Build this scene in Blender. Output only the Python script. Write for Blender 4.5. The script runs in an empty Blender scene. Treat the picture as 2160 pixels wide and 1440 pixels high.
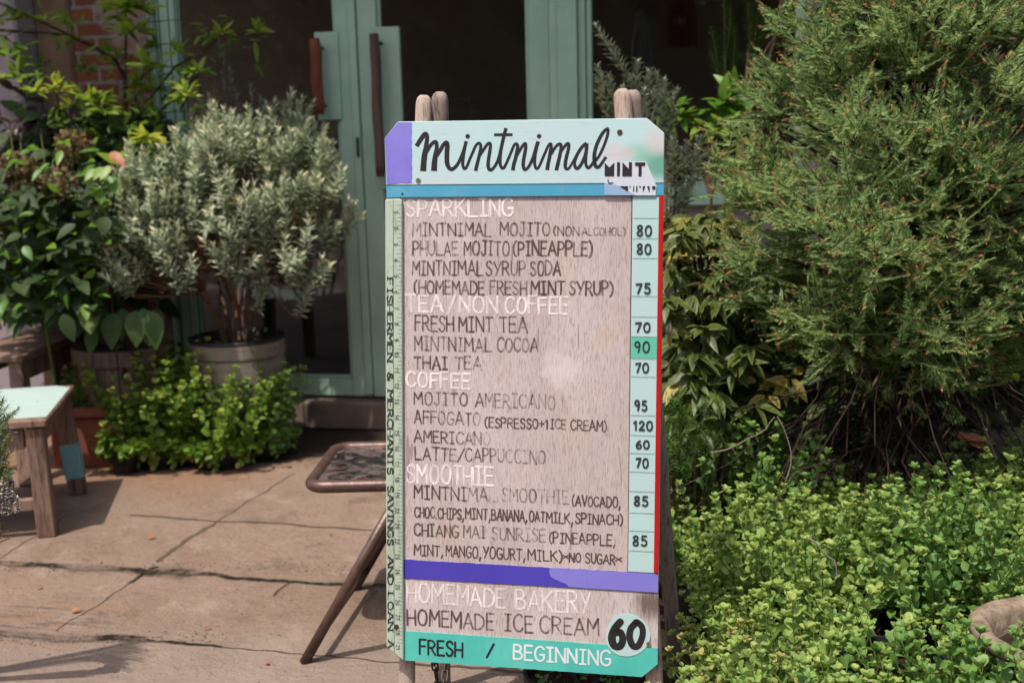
import bpy, bmesh, math, random
import numpy as np
from mathutils import Vector, Matrix

# ------------------------------------------------------------------ camera, sky, sun, exposure
sc = bpy.context.scene
COL = sc.collection
F_PX, CW, CH = 2400.0, 2160.0, 1440.0            # focal length in photo pixels
YAW, PITCH, ROLL, CAMZ = math.radians(11.0), math.radians(10.3), 0.0254, 1.05
R0 = Vector((math.cos(YAW), math.sin(YAW), 0))
FW = Vector((-math.sin(YAW) * math.cos(PITCH), math.cos(YAW) * math.cos(PITCH), -math.sin(PITCH)))
UP0 = R0.cross(FW)
RT = math.cos(ROLL) * R0 - math.sin(ROLL) * UP0
UPV = math.sin(ROLL) * R0 + math.cos(ROLL) * UP0
CAM = Vector((0, 0, CAMZ))
cam_d = bpy.data.cameras.new('camera')
cam_d.sensor_width = 36.0
cam_d.lens = 36.0 * F_PX / CW
cam_d.clip_start, cam_d.clip_end = 0.05, 200
cam_d.dof.use_dof = True
cam_d.dof.focus_distance = 1.84
cam_d.dof.aperture_fstop = 4.5
cam = bpy.data.objects.new('camera', cam_d)
COL.objects.link(cam)
M = Matrix((RT, UPV, -FW)).transposed().to_4x4()
M.translation = CAM
cam.matrix_world = M
sc.camera = cam

SUN_STEP = Vector((0.179, 0.392, -1.0)).normalized()      # the way the light travels
w = bpy.data.worlds.new("World")
sc.world = w
w.use_nodes = True
wn = w.node_tree.nodes
wn.clear()
sky = wn.new('ShaderNodeTexSky')
sky.sky_type = 'NISHITA'
sky.sun_disc = False
sky.sun_elevation = math.asin(-SUN_STEP.z)
sky.sun_rotation = math.atan2(-SUN_STEP.x, -SUN_STEP.y)
sky.dust_density = 4.0
bg = wn.new('ShaderNodeBackground')
bg.inputs['Strength'].default_value = 0.15
wo = wn.new('ShaderNodeOutputWorld')
w.node_tree.links.new(sky.outputs[0], bg.inputs[0])
w.node_tree.links.new(bg.outputs[0], wo.inputs[0])
sun_d = bpy.data.lights.new('sun', 'SUN')
sun_d.energy = 3.7
sun_d.angle = math.radians(0.6)
sun_d.color = (1.0, 0.94, 0.86)
sun = bpy.data.objects.new('sun', sun_d)
COL.objects.link(sun)
sun.rotation_euler = SUN_STEP.to_track_quat('-Z', 'Y').to_euler()
sun.location = (-2, -4, 8)
sc.view_settings.view_transform = 'Standard'
sc.view_settings.look = 'None'
sc.view_settings.exposure = 0.43
sc.view_settings.gamma = 1.0
sc.cycles.max_bounces = 8
sc.cycles.transparent_max_bounces = 24

rnd = random.Random(7)
NR = np.random.default_rng(11)

# ------------------------------------------------------------------ measuring helpers (photo pixel -> place)
def ray(px, py):
    return RT * ((px - CW / 2) / F_PX) - UPV * ((py - CH / 2) / F_PX) + FW
def P(px, py, z):
    return CAM + ray(px, py) * z
def G(px, py, h=0.0):
    r = ray(px, py)
    return CAM + r * ((h - CAMZ) / r.z)
YW = G(720, 832, 0.12).y                                # the shop front stands in the plane y = YW
def W(px, py, dy=0.0):
    r = ray(px, py)
    return CAM + r * ((YW + dy) / r.y)
def WX(px, py, dy=0.0): return W(px, py, dy).x
def WZ(px, py, dy=0.0): return W(px, py, dy).z

# ------------------------------------------------------------------ mesh helpers
class MB:
    def __init__(s): s.v = []; s.f = []; s.a = []
    def add(s, vs, fs, a=None):
        o = len(s.v)
        s.v += [tuple(x) for x in vs]
        s.f += [tuple(o + i for i in f) for f in fs]
        s.a += [a if a is not None else 1.0] * len(vs)
    def box(s, x0, x1, y0, y1, z0, z1):
        s.add([(x0, y0, z0), (x1, y0, z0), (x1, y1, z0), (x0, y1, z0), (x0, y0, z1), (x1, y0, z1), (x1, y1, z1), (x0, y1, z1)],
              [(3, 2, 1, 0), (4, 5, 6, 7), (0, 1, 5, 4), (1, 2, 6, 5), (2, 3, 7, 6), (3, 0, 4, 7)])
    def beam(s, p0, p1, u, wu, wv, w1=None):
        """square bar from p0 to p1; u is one side direction"""
        p0, p1 = Vector(p0), Vector(p1)
        d = (p1 - p0).normalized()
        u = (Vector(u) - d * d.dot(Vector(u))).normalized()
        v = d.cross(u)
        k = w1 or 1.0
        vs = []
        for p, q in ((p0, 1.0), (p1, k)):
            for a, b in ((-1, -1), (1, -1), (1, 1), (-1, 1)):
                vs.append(p + u * (a * wu / 2 * q) + v * (b * wv / 2 * q))
        s.add(vs, [(3, 2, 1, 0), (4, 5, 6, 7), (0, 1, 5, 4), (1, 2, 6, 5), (2, 3, 7, 6), (3, 0, 4, 7)])
    def prism(s, pts, back):
        """closed outline (anticlockwise from the front) pushed by the vector back"""
        n = len(pts)
        back = Vector(back)
        vs = [Vector(p) for p in pts] + [Vector(p) + back for p in pts]
        s.add(vs, [tuple(range(n)), tuple(reversed(range(n, 2 * n)))] + [(i, i + n, (i + 1) % n + n, (i + 1) % n) for i in range(n)])
    def tube(s, pts, rad, n=6, sq=None, cap=True, a=None):
        pts = [Vector(p) for p in pts]
        m = len(pts)
        if not hasattr(rad, '__len__'): rad = [rad] * m
        d0 = (pts[1] - pts[0]).normalized()
        u = d0.orthogonal().normalized() if sq is None else (Vector(sq) - d0 * d0.dot(Vector(sq))).normalized()
        vs = []; fs = []
        for i in range(m):
            d = (pts[min(i + 1, m - 1)] - pts[max(i - 1, 0)]).normalized()
            u = (u - d * d.dot(u)).normalized()
            v = d.cross(u)
            for k in range(n):
                t = 2 * math.pi * (k + .5) / n
                c, q = math.cos(t), math.sin(t)
                if sq is not None:
                    e = (abs(c) ** 4 + abs(q) ** 4) ** -.25
                    c *= e; q *= e
                vs.append(pts[i] + (u * c + v * q) * rad[i])
        for i in range(m - 1):
            for k in range(n):
                fs.append((i * n + k, i * n + (k + 1) % n, (i + 1) * n + (k + 1) % n, (i + 1) * n + k))
        if cap:
            fs.append(tuple(reversed(range(n))))
            fs.append(tuple(range((m - 1) * n, m * n)))
        s.add(vs, fs, a)
    def lathe(s, c, prof, n=32, wob=0.0, seed=0):
        c = Vector(c); rr = random.Random(seed)
        vs = []; fs = []
        ph = [1 + wob * (rr.random() - .5) for _ in range(n)]
        for r, z in prof:
            for k in range(n):
                t = 2 * math.pi * k / n
                vs.append(c + Vector((r * ph[k] * math.cos(t), r * ph[k] * math.sin(t), z)))
        for i in range(len(prof) - 1):
            for k in range(n):
                fs.append((i * n + k, i * n + (k + 1) % n, (i + 1) * n + (k + 1) % n, (i + 1) * n + k))
        s.add(vs, fs)
    def build(s, name, mat, parent=None, smooth=False, bevel=0, attr=None, seg=1):
        me = bpy.data.meshes.new(name)
        off = parent_world(parent)
        me.from_pydata([tuple(Vector(x) - off) for x in s.v], [], s.f)
        if attr:
            at = me.attributes.new(attr, 'FLOAT', 'POINT')
            at.data.foreach_set('value', s.a)
        if bevel:
            bm = bmesh.new(); bm.from_mesh(me)
            es = [e for e in bm.edges if len(e.link_faces) == 2 and e.calc_face_angle(0) > .5]
            bmesh.ops.bevel(bm, geom=es, offset=bevel, segments=seg, affect='EDGES', clamp_overlap=True)
            bm.to_mesh(me); bm.free()
        if smooth:
            me.polygons.foreach_set('use_smooth', [True] * len(me.polygons))
        me.validate()
        return link(name, me, mat, parent)

def parent_world(p):
    o = Vector((0, 0, 0))
    while p is not None:
        o += p.location; p = p.parent
    return o
def link(name, me, mat, parent=None):
    o = bpy.data.objects.new(name, me)
    COL.objects.link(o)
    if mat is not None and not me.materials: me.materials.append(mat)
    if parent is not None: o.parent = parent
    return o
def tag(o, label, cat, group=None):
    o['label'] = label; o['category'] = cat
    if group: o['group'] = group
    return o
def thing(name, label, cat, loc=(0, 0, 0), group=None):
    o = bpy.data.objects.new(name, None)
    COL.objects.link(o)
    o.location = loc
    o.empty_display_size = .1
    return tag(o, label, cat, group)
def struct(o):
    o['kind'] = 'structure'
    return o

# ------------------------------------------------------------------ materials
def srgb(r, g, b):
    f = lambda c: c / 12.92 if c <= .04045 else ((c + .055) / 1.055) ** 2.4
    return (f(r / 255), f(g / 255), f(b / 255), 1)
class NT:
    def __init__(s, name):
        s.m = bpy.data.materials.new(name); s.m.use_nodes = True
        s.t = s.m.node_tree; s.t.nodes.clear()
        s.out = s.n('ShaderNodeOutputMaterial')
        s.p = s.n('ShaderNodeBsdfPrincipled')
        s.l(s.p.outputs[0], s.out.inputs[0])
    def n(s, t, **k):
        x = s.t.nodes.new(t)
        for a, b in k.items(): setattr(x, a, b)
        return x
    def l(s, a, b): s.t.links.new(a, b)
    def put(s, sock, v):
        if hasattr(v, 'is_output'): s.l(v, sock)
        else: sock.default_value = v
    def obj(s, scale=(1, 1, 1)):
        c = s.n('ShaderNodeTexCoord'); mp = s.n('ShaderNodeMapping')
        s.l(c.outputs['Object'], mp.inputs[0]); mp.inputs['Scale'].default_value = scale
        return mp.outputs[0]
    def noise(s, vec, scale, detail=4, rough=.55, dist=0):
        x = s.n('ShaderNodeTexNoise')
        s.l(vec, x.inputs['Vector']); x.inputs['Scale'].default_value = scale
        x.inputs['Detail'].default_value = detail; x.inputs['Roughness'].default_value = rough
        x.inputs['Distortion'].default_value = dist
        return x.outputs[0]
    def ramp(s, f, a, b, c0=0.0, c1=1.0):
        x = s.n('ShaderNodeMapRange', interpolation_type='SMOOTHSTEP')
        s.l(f, x.inputs[0])
        for i, v in enumerate((a, b, c0, c1)): x.inputs[i + 1].default_value = v
        return x.outputs[0]
    def mix(s, f, a, b, mode='MIX'):
        x = s.n('ShaderNodeMix', data_type='RGBA', blend_type=mode)
        s.put(x.inputs[0], f); s.put(x.inputs[6], a); s.put(x.inputs[7], b)
        return x.outputs[2]
    def math(s, op, a, b=None, c=None):
        x = s.n('ShaderNodeMath', operation=op)
        s.put(x.inputs[0], a)
        if b is not None: s.put(x.inputs[1], b)
        if c is not None: s.put(x.inputs[2], c)
        return x.outputs[0]
    def attr(s, name):
        return s.n('ShaderNodeAttribute', attribute_name=name).outputs['Fac']
    def bump(s, h, strength=.3, dist=.01):
        x = s.n('ShaderNodeBump'); s.l(h, x.inputs['Height'])
        x.inputs['Strength'].default_value = strength; x.inputs['Distance'].default_value = dist
        s.l(x.outputs[0], s.p.inputs['Normal'])
    def fin(s, col, rough=.6, spec=.3):
        s.put(s.p.inputs['Base Color'], col); s.put(s.p.inputs['Roughness'], rough)
        s.p.inputs['Specular IOR Level'].default_value = spec
        return s.m

def mat_paint(name, col, col2=None, rough=.55, wear=None, grain=True, amount=.5, ws=30, wth=(.62, .72)):
    t = NT(name); v = t.obj()
    n1 = t.noise(v, 9, 5)
    c = t.mix(t.ramp(n1, .35, .7, 0, amount), col, col2 or tuple(x * .8 for x in col[:3]) + (1,))
    if wear is not None:
        n2 = t.noise(t.obj((1, 1, .25)), ws, 6, .65)
        c = t.mix(t.ramp(n2, *wth), c, wear)
    if grain:
        g = t.noise(t.obj((1, 1, .06)), 260, 3)
        c = t.mix(t.math('MULTIPLY', t.ramp(g, .55, .75), .12), c, (.1, .09, .09, 1))
        t.bump(g, .15, .002)
    return t.fin(c, rough)

def mat_wood(name, base, dark, light, gx=(1, 1, .05), sc=120, rough=.75, contrast=.6, bump=.3):
    t = NT(name)
    v = t.obj(gx)
    g = t.noise(v, sc, 5, .6)
    g2 = t.noise(v, sc * 4, 3, .6)
    big = t.noise(t.obj((1, 1, .5)), 7, 4)
    c = t.mix(t.ramp(big, .3, .7), base, light)
    c = t.mix(t.math('MULTIPLY', t.ramp(g, .48, .72), contrast), c, dark)
    c = t.mix(t.math('MULTIPLY', t.ramp(g2, .55, .72), contrast * .7), c, dark)
    t.bump(g2, bump, .002)
    return t.fin(c, rough, .2)

def mat_leaf(name, ca, cb, tip=None, transl=.3, rough=.5, spec=.35, edge=None):
    t = NT(name)
    v = t.attr('var')
    c = t.mix(v, ca, cb)
    n = t.noise(t.obj(), 60, 2)
    c = t.mix(t.ramp(n, .35, .7, 0, .35), c, tuple(x * .6 for x in ca[:3]) + (1,))
    if edge is not None: c = t.mix(t.attr('edge'), c, edge)
    if tip is not None: c = t.mix(t.attr('tip'), c, tip)
    t.fin(c, rough, spec)
    tr = t.n('ShaderNodeBsdfTranslucent'); ms = t.n('ShaderNodeMixShader')
    t.l(t.mix(.22, c, (.35, .5, .08, 1)), tr.inputs[0])
    ms.inputs[0].default_value = transl
    t.l(t.p.outputs[0], ms.inputs[1]); t.l(tr.outputs[0], ms.inputs[2]); t.l(ms.outputs[0], t.out.inputs[0])
    return t.m

def mat_simple(name, col, rough=.6, spec=.3, ns=25, amt=.4, bump=0, metal=0):
    t = NT(name); v = t.obj()
    n = t.noise(v, ns, 6, .6)
    c = t.mix(t.ramp(n, .3, .72, 0, amt), col, tuple(x * .45 for x in col[:3]) + (1,))
    if bump: t.bump(n, bump, .004)
    t.p.inputs['Metallic'].default_value = metal
    return t.fin(c, rough, spec)

def mat_ink(name, col):
    """brush paint worn off along the grain: 'ink' on the mesh says how much is left"""
    t = NT(name)
    g = t.noise(t.obj((1, 1, .10)), 300, 4, .6)
    g2 = t.noise(t.obj((1, 1, .5)), 70, 3)
    m = t.math('ADD', t.math('MULTIPLY', g, .75), t.math('MULTIPLY', g2, .25))
    k = t.math('ADD', t.attr('ink'), t.math('MULTIPLY_ADD', m, -2.4, 1.2))
    a = t.math('MULTIPLY', t.math('MINIMUM', t.math('MAXIMUM', k, .06), 1.0), .92)
    t.fin(col, .6, .25)
    tb = t.n('ShaderNodeBsdfTransparent'); ms = t.n('ShaderNodeMixShader')
    t.l(a, ms.inputs[0]); t.l(tb.outputs[0], ms.inputs[1]); t.l(t.p.outputs[0], ms.inputs[2]); t.l(ms.outputs[0], t.out.inputs[0])
    return t.m

MAT = {}
# ground: worn brown concrete, joints along measured lines
def mat_ground():
    t = NT('paving_concrete')
    v = t.obj()
    co = t.n('ShaderNodeTexCoord').outputs['Object']
    wob = t.n('ShaderNodeTexNoise'); t.l(co, wob.inputs['Vector']); wob.inputs['Scale'].default_value = 9; wob.inputs['Detail'].default_value = 6
    vm = t.n('ShaderNodeVectorMath', operation='MULTIPLY_ADD')
    t.l(wob.outputs['Color'], vm.inputs[0]); vm.inputs[1].default_value = (.05, .05, 0)
    t.l(co, vm.inputs[2])
    vs = t.n('ShaderNodeVectorMath', operation='ADD'); t.l(vm.outputs[0], vs.inputs[0]); vs.inputs[1].default_value = (-.025, -.025, 0)
    pos = vs.outputs[0]
    def seg(a, b, wd, p=pos):
        a, b = Vector((a.x, a.y, 0)), Vector((b.x, b.y, 0))
        L = (b - a).length; d = (b - a) / L
        s1 = t.n('ShaderNodeVectorMath', operation='SUBTRACT'); t.l(p, s1.inputs[0]); s1.inputs[1].default_value = a
        s2 = t.n('ShaderNodeVectorMath', operation='DOT_PRODUCT'); t.l(s1.outputs[0], s2.inputs[0]); s2.inputs[1].default_value = d
        h = t.math('MINIMUM', t.math('MAXIMUM', s2.outputs['Value'], 0.0), L)
        s3 = t.n('ShaderNodeVectorMath', operation='SCALE'); s3.inputs[0].default_value = d; t.l(h, s3.inputs['Scale'])
        s4 = t.n('ShaderNodeVectorMath', operation='DISTANCE'); t.l(s1.outputs[0], s4.inputs[0]); t.l(s3.outputs[0], s4.inputs[1])
        return t.math('DIVIDE', s4.outputs['Value'], wd)
    def mn(l):
        r = l[0]
        for x in l[1:]: r = t.math('MINIMUM', r, x)
        return r
    def line(pts, wd):
        g = [G(*p) for p in pts]
        return [seg(g[i], g[i + 1], wd) for i in range(len(g) - 1)]
    moss = mn(line([(-150, 1177), (0, 1187), (236, 1199), (330, 1206)], .017) + line([(330, 1206), (392, 1208)], .024) + line([(392, 1208), (519, 1218), (860, 1238)], .010)
              + line([(-150, 1325), (0, 1336), (94, 1345), (302, 1345)], .015) + line([(302, 1345), (463, 1362)], .006) + line([(274, 1229), (326, 1195)], .007))
    fine = mn(line([(278, 1086), (500, 1098), (860, 1120)], .006) + line([(337, 1182), (449, 1104)], .008) + line([(574, 1253), (614, 1225)], .004)
              + line([(0, 1180), (140, 1085)], .0025) + line([(871, 1400), (1151, 1418), (1400, 1440)], .006) + line([(463, 1362), (871, 1400)], .0025) + line([(120, 1330), (274, 1229)], .002) + line([(449, 1104), (620, 1000)], .0025))
    wet_shade = seg(G(590, 945), G(690, 925), .20)  # damp stain, deepened so its colour also carries the shade before the door
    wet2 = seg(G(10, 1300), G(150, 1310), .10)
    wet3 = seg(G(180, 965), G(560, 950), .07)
    n1 = t.noise(v, 2.2, 6, .6); n2 = t.noise(v, 14, 8, .65); n3 = t.noise(v, 220, 5, .75); n4 = t.noise(v, 45, 6, .7)
    c = t.mix(t.ramp(n1, .32, .68), srgb(128, 105, 89), srgb(144, 122, 106))
    c = t.mix(t.ramp(n2, .35, .7, 0, .6), c, srgb(146, 126, 111))
    c = t.mix(t.ramp(n4, .55, .72, 0, .5), c, srgb(84, 66, 56))
    c = t.mix(t.ramp(n3, .53, .66, 0, .7), c, srgb(84, 68, 58))
    n5 = t.noise(v, 420, 3, .7); c = t.mix(t.ramp(n5, .54, .68, 0, .55), c, srgb(176, 158, 146))
    n6 = t.noise(v, 5, 7, .7); c = t.mix(t.ramp(n6, .54, .66, 0, .5), c, srgb(98, 82, 72)); c = t.mix(t.ramp(n6, .46, .36, 0, .5), c, srgb(164, 144, 129))
    org = seg(G(-60, 960), G(420, 985), .35)
    c = t.mix(t.math('MULTIPLY', t.ramp(org, 1.2, .2), .38), c, srgb(146, 96, 58))
    lite = seg(G(-100, 1425), G(1000, 1440), .30)
    c = t.mix(t.math('MULTIPLY', t.ramp(lite, 1.0, .35), .55), c, srgb(150, 134, 123))
    sp = t.noise(v, 34, 7, .8)
    strk = t.noise(t.obj((2.5, 14, 1)), 3.0, 6, .7)
    c = t.mix(t.math('MULTIPLY', t.math('MULTIPLY', t.ramp(wet2, 1.6, .4), t.ramp(strk, .5, .6)), .55), c, srgb(70, 58, 58))
    c = t.mix(t.math('MULTIPLY', t.math('MULTIPLY', t.ramp(wet2, 2.6, .4), t.ramp(n2, .5, .62)), .5), c, srgb(142, 104, 76))
    c = t.mix(t.math('MULTIPLY', t.ramp(wet_shade, 1.05, .75), .85), c, srgb(44, 31, 24))
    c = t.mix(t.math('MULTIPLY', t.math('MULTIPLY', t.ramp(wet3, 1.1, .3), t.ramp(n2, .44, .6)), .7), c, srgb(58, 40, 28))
    c = t.mix(t.ramp(fine, 1.0, .4, 0, .7), c, srgb(60, 46, 38))
    mc = t.mix(t.ramp(n4, .5, .62), srgb(38, 31, 22), srgb(58, 58, 26))
    mm = t.math('ADD', moss, t.math('MULTIPLY_ADD', n4, 1.5, -.75))
    c = t.mix(t.math('MULTIPLY', t.ramp(mm, 1.15, .6), t.ramp(t.noise(v, 6, 5, .7), .42, .54, .3, 1)), c, mc)
    h = t.math('ADD', t.math('MULTIPLY', n3, .25), t.math('ADD', n4, n2))
    h = t.math('SUBTRACT', h, t.math('MULTIPLY', t.ramp(t.math('MINIMUM', mm, fine), 1.6, .3), .9))
    t.bump(h, .9, .016)
    return t.fin(c, .85, .2)

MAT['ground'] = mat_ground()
MAT['soil'] = mat_simple('dark_soil', srgb(52, 40, 30), .95, .1, 40, .7, .8)
MAT['pot_black'] = mat_simple('black_plastic', srgb(26, 26, 29), .5, .35, 18, .4)
MAT['terracotta'] = mat_simple('terracotta', srgb(132, 78, 58), .8, .2, 14, .6, .2)
MAT['planter'] = mat_wood('whitewashed_wood', srgb(118, 106, 92), srgb(54, 50, 36), srgb(140, 128, 114), (.08, .08, 1), 60)
MAT['stone'] = mat_simple('weathered_stone', srgb(142, 124, 106), .9, .15, 60, 1.0, 1.0)
MAT['benchwood'] = mat_wood('weathered_bench_wood', srgb(112, 86, 74), srgb(48, 34, 28), srgb(136, 112, 98), (1, 1, .08), 60, .8, .85, .7)
MAT['oldwood'] = mat_wood('grey_brown_post_wood', srgb(158, 136, 122), srgb(84, 66, 58), srgb(176, 158, 146), (1, 1, .07), 150, .8, .8, .6)
MAT['legwood'] = mat_wood('grey_leg_wood', srgb(134, 116, 106), srgb(74, 60, 54), srgb(152, 138, 132), (1, 1, .07), 150, .8, .8, .6)
MAT['mintpaint'] = mat_paint('pale_mint_paint', srgb(158, 176, 168), srgb(144, 164, 157), .6, srgb(120, 100, 88), False, .4, 26, (.66, .7))
MAT['tealpaint'] = mat_paint('teal_leg_paint', srgb(118, 160, 164), None, .6, srgb(112, 86, 74), False, .4, 30, (.64, .68))
MAT['doorgreen'] = mat_paint('sage_green_door_paint', srgb(162, 188, 166), srgb(146, 174, 154), .5, srgb(112, 104, 86), True, .7, 14, (.70, .76))
MAT['handle'] = mat_wood('reddish_handle_wood', srgb(112, 60, 42), srgb(56, 28, 20), srgb(128, 74, 52), (1, 1, .06), 60, .5)
MAT['handle2'] = mat_wood('dull_brown_handle_wood', srgb(84, 64, 58), srgb(44, 30, 28), srgb(98, 76, 68), (1, 1, .06), 60, .6)
MAT['plaster'] = mat_simple('grey_lilac_plaster', srgb(150, 138, 142), .9, .15, 5, .25, .15)
MAT['render_patch'] = mat_simple('brown_crumbling_render', srgb(120, 98, 82), .95, .1, 9, .6, .7)
MAT['dark_room'] = mat_simple('dark_room', srgb(128, 112, 102), .9, .1, 3, .5)
MAT['roof'] = mat_simple('rusty_roof_sheet', srgb(110, 96, 88), .7, .2, 6, .5)
MAT['stoolmetal'] = mat_simple('bronze_brown_stool_paint', srgb(96, 72, 64), .42, .5, 60, .8, .35, .3)
MAT['chain'] = mat_simple('rusty_chain_steel', srgb(92, 78, 70), .5, .5, 80, .6, 0, .6)
MAT['screw'] = mat_simple('screw_steel', srgb(165, 170, 165), .35, .5, 90, .5, 0, .6)
MAT['rust_screw'] = mat_simple('rusty_screw', srgb(84, 58, 46), .6, .4, 120, .6, 0, .4)
MAT['screw_brass'] = mat_simple('dull_brass_screw', srgb(150, 124, 100), .5, .4, 200, .6, 0, .3)
MAT['wire'] = mat_simple('dark_green_wire', srgb(48, 62, 56), .5, .3)
MAT['orange'] = mat_simple('orange_plastic', srgb(200, 110, 30), .5)
MAT['redcloth'] = mat_simple('red_cloth', srgb(96, 36, 40), .9)
MAT['whitecloth'] = mat_simple('white_cloth', srgb(120, 116, 114), .9)
MAT['stem_brown'] = mat_simple('brown_bark', srgb(108, 84, 66), .85, .15, 60, .5)
MAT['stem_grey'] = mat_simple('grey_bark', srgb(124, 112, 102), .9, .15, 60, .5)
MAT['stem_green'] = mat_simple('green_stem', srgb(92, 108, 52), .7, .2, 60, .5)
MAT['stem_olive'] = mat_simple('olive_stem', srgb(86, 96, 46), .7, .2, 60, .5)
MAT['stem_dark'] = mat_simple('dark_bark', srgb(62, 48, 42), .9, .15, 60, .5)
MAT['dry'] = mat_leaf('dry_tan_leaf', srgb(140, 84, 48), srgb(170, 112, 70), None, .2)
MAT['dirtywhite'] = mat_leaf('grey_white_flower', srgb(170, 158, 150), srgb(200, 190, 182), None, .1)

def mat_brick():
    t = NT('old_brick')
    c0 = t.n('ShaderNodeTexCoord'); mp = t.n('ShaderNodeMapping'); t.l(c0.outputs['Object'], mp.inputs[0])
    mp.inputs['Rotation'].default_value = (math.radians(-90), 0, 0)
    b = t.n('ShaderNodeTexBrick'); t.l(mp.outputs[0], b.inputs['Vector'])
    b.inputs['Scale'].default_value = 1.0
    b.inputs['Brick Width'].default_value = .155; b.inputs['Row Height'].default_value = .053
    b.inputs['Mortar Size'].default_value = .0075; b.inputs['Mortar Smooth'].default_value = .25
    b.inputs['Color1'].default_value = srgb(122, 70, 46); b.inputs['Color2'].default_value = srgb(100, 58, 42)
    b.inputs['Mortar'].default_value = srgb(122, 110, 108)
    n = t.noise(t.obj(), 30, 5)
    n2 = t.noise(t.obj(), 5, 5)
    c = t.mix(t.ramp(n, .4, .75, 0, .5), b.outputs['Color'], srgb(96, 66, 52))
    c = t.mix(t.ramp(n2, .54, .62, 0, .8), c, srgb(136, 118, 108))
    h = t.math('SUBTRACT', t.math('MULTIPLY', n, .4), b.outputs['Fac'])
    t.bump(h, .6, .008)
    return t.fin(c, .9, .15)
MAT['brick'] = mat_brick()

def mat_glass():
    t = NT('window_glass')
    fr = t.n('ShaderNodeFresnel'); fr.inputs[0].default_value = 1.5
    tb = t.n('ShaderNodeBsdfTransparent'); tb.inputs[0].default_value = (.86, .88, .86, 1)
    gl = t.n('ShaderNodeBsdfGlossy'); gl.inputs['Roughness'].default_value = .02
    ms = t.n('ShaderNodeMixShader')
    t.l(fr.outputs[0], ms.inputs[0]); t.l(tb.outputs[0], ms.inputs[1]); t.l(gl.outputs[0], ms.inputs[2]); t.l(ms.outputs[0], t.out.inputs[0])
    return t.m
MAT['glass'] = mat_glass()

# ------------------------------------------------------------------ setting: ground, soil bed
mb = MB()
mb.add([(-30, -20, 0), (30, -20, 0), (30, 40, 0), (-30, 40, 0)], [(0, 1, 2, 3)])
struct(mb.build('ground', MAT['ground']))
mb = MB()
e = [G(1395, 1500), G(1330, 1300), G(1330, 1150), G(1360, 1040)]
mb.add([(e[0].x, .3, .006), (4, .3, .006), (4, YW - .12, .006), (e[3].x - .05, YW - .12, .006), (e[3].x, e[3].y, .006), (e[2].x, e[2].y, .006), (e[1].x, e[1].y, .006), (e[0].x, e[0].y, .006)], [tuple(range(8))])
struct(mb.build('soil_ground', MAT['soil']))

# ------------------------------------------------------------------ shop building
sh = thing('shop_building', 'old shop front with sage green glazed doors, brick pier and dark interior', 'building', (0, YW, 0))
xL0, xL1 = WX(331, 130), WX(374, 130)             # left jamb
xSeam = WX(757, 130)
xC0, xC1 = WX(1164, 130), WX(1237, 130)           # fixed post between door and window
xR0, xR1 = WX(1678, 60), WX(1697, 60)             # right jamb of the window
zB = .12
zTop = 2.45
D = .07
mb = MB()
xb0 = WX(172, 130)
mb.box(xb0, xL0, YW - .04, YW + .2, 0, 3.0)
mb.build('brick_wall', MAT['brick'], sh)
mb = MB()
xp = WX(96, 130)
mb.box(xp, xb0 - .002, YW - .055, YW + .2, 0, 3.0)
mb.build('rendered_wall', MAT['render_patch'], sh, bevel=.012)
mb = MB()
mb.box(-4.5, xp - .002, YW - .16, YW + .2, 0, 3.0)
mb.build('plaster_pier', MAT['plaster'], sh, bevel=.01)
mb = MB()
mb.box(xR1 + .002, 5.0, YW - .05, YW + .2, 0, 3.0)
zs = WZ(1450, 400)
mb.box(xC1 + .04, xR1 - .001, YW - .03, YW + .15, 0, zs - .03)
mb.build('plaster_wall', MAT['plaster'], sh, bevel=.01)
# door surround
mb = MB()
mb.box(xL0 + .002, xL0 + .014, YW - .05, YW + D, 0, zTop)
mb.box(xC0, xC0 + (xC1 - xC0) * .78, YW - .05, YW + D, 0, zTop)
mb.box(xC0 + (xC1 - xC0) * .80, xC1, YW - .03, YW + D, 0, zTop)
mb.box(xL0 + .016, xC0 - .002, YW - .045, YW + D, zTop - .1, zTop)
mb.box(xC0 + .02, xC0 + .025, YW - .052, YW - .051, 0, zTop)
mb.build('door_frame', MAT['doorgreen'], sh, bevel=.004)

def leaf_door(x0, x1, hinge_left, dy):
    d = MB()
    st = .072
    y0, y1 = YW - .02 + dy, YW + .025 + dy
    zr0, zr1 = WZ(700, 404), WZ(700, 374)
    zb1 = WZ(700, 797)
    d.box(x0, x0 + st, y0, y1, zB, zTop - .105)
    d.box(x1 - st, x1, y0, y1, zB, zTop - .105)
    d.box(x0 + st, x1 - st, y0 + .004, y1 - .004, zB, zb1)
    d.box(x0 + st, x1 - st, y0 + .004, y1 - .004, zr0, zr1)
    d.box(x0 + st, x1 - st, y0 + .004, y1 - .004, zTop - .2, zTop - .105)
    # beads round the panes
    for a, b in ((zb1, zr0), (zr1, zTop - .2)):
        d.box(x0 + st, x0 + st + .012, y0 + .012, y1 - .012, a, b)
        d.box(x1 - st - .012, x1 - st, y0 + .012, y1 - .012, a, b)
        d.box(x0 + st + .012, x1 - st - .012, y0 + .012, y1 - .012, a, a + .014)
        d.box(x0 + st + .012, x1 - st - .012, y0 + .012, y1 - .012, b - .014, b)
    # cover bead at the meeting edge
    if hinge_left: d.box(x1 - .022, x1 + .006, y0 - .012, y0 - .001, zB + .01, zTop - .12)
    o = d.build('door', MAT['doorgreen'], sh, bevel=.003)
    g = MB()
    for a, b in ((zb1, zr0), (zr1, zTop - .2)):
        g.box(x0 + st + .004, x1 - st - .004, (y0 + y1) / 2 - .002, (y0 + y1) / 2 + .002, a + .004, b - .004)
    g.build('pane', MAT['glass'], o)
    return o, y0
dl, yl = leaf_door(xL0 + .018, xSeam - .003, True, 0)
dr, yr = leaf_door(xSeam + .003, xC0 - .004, False, 0)
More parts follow.
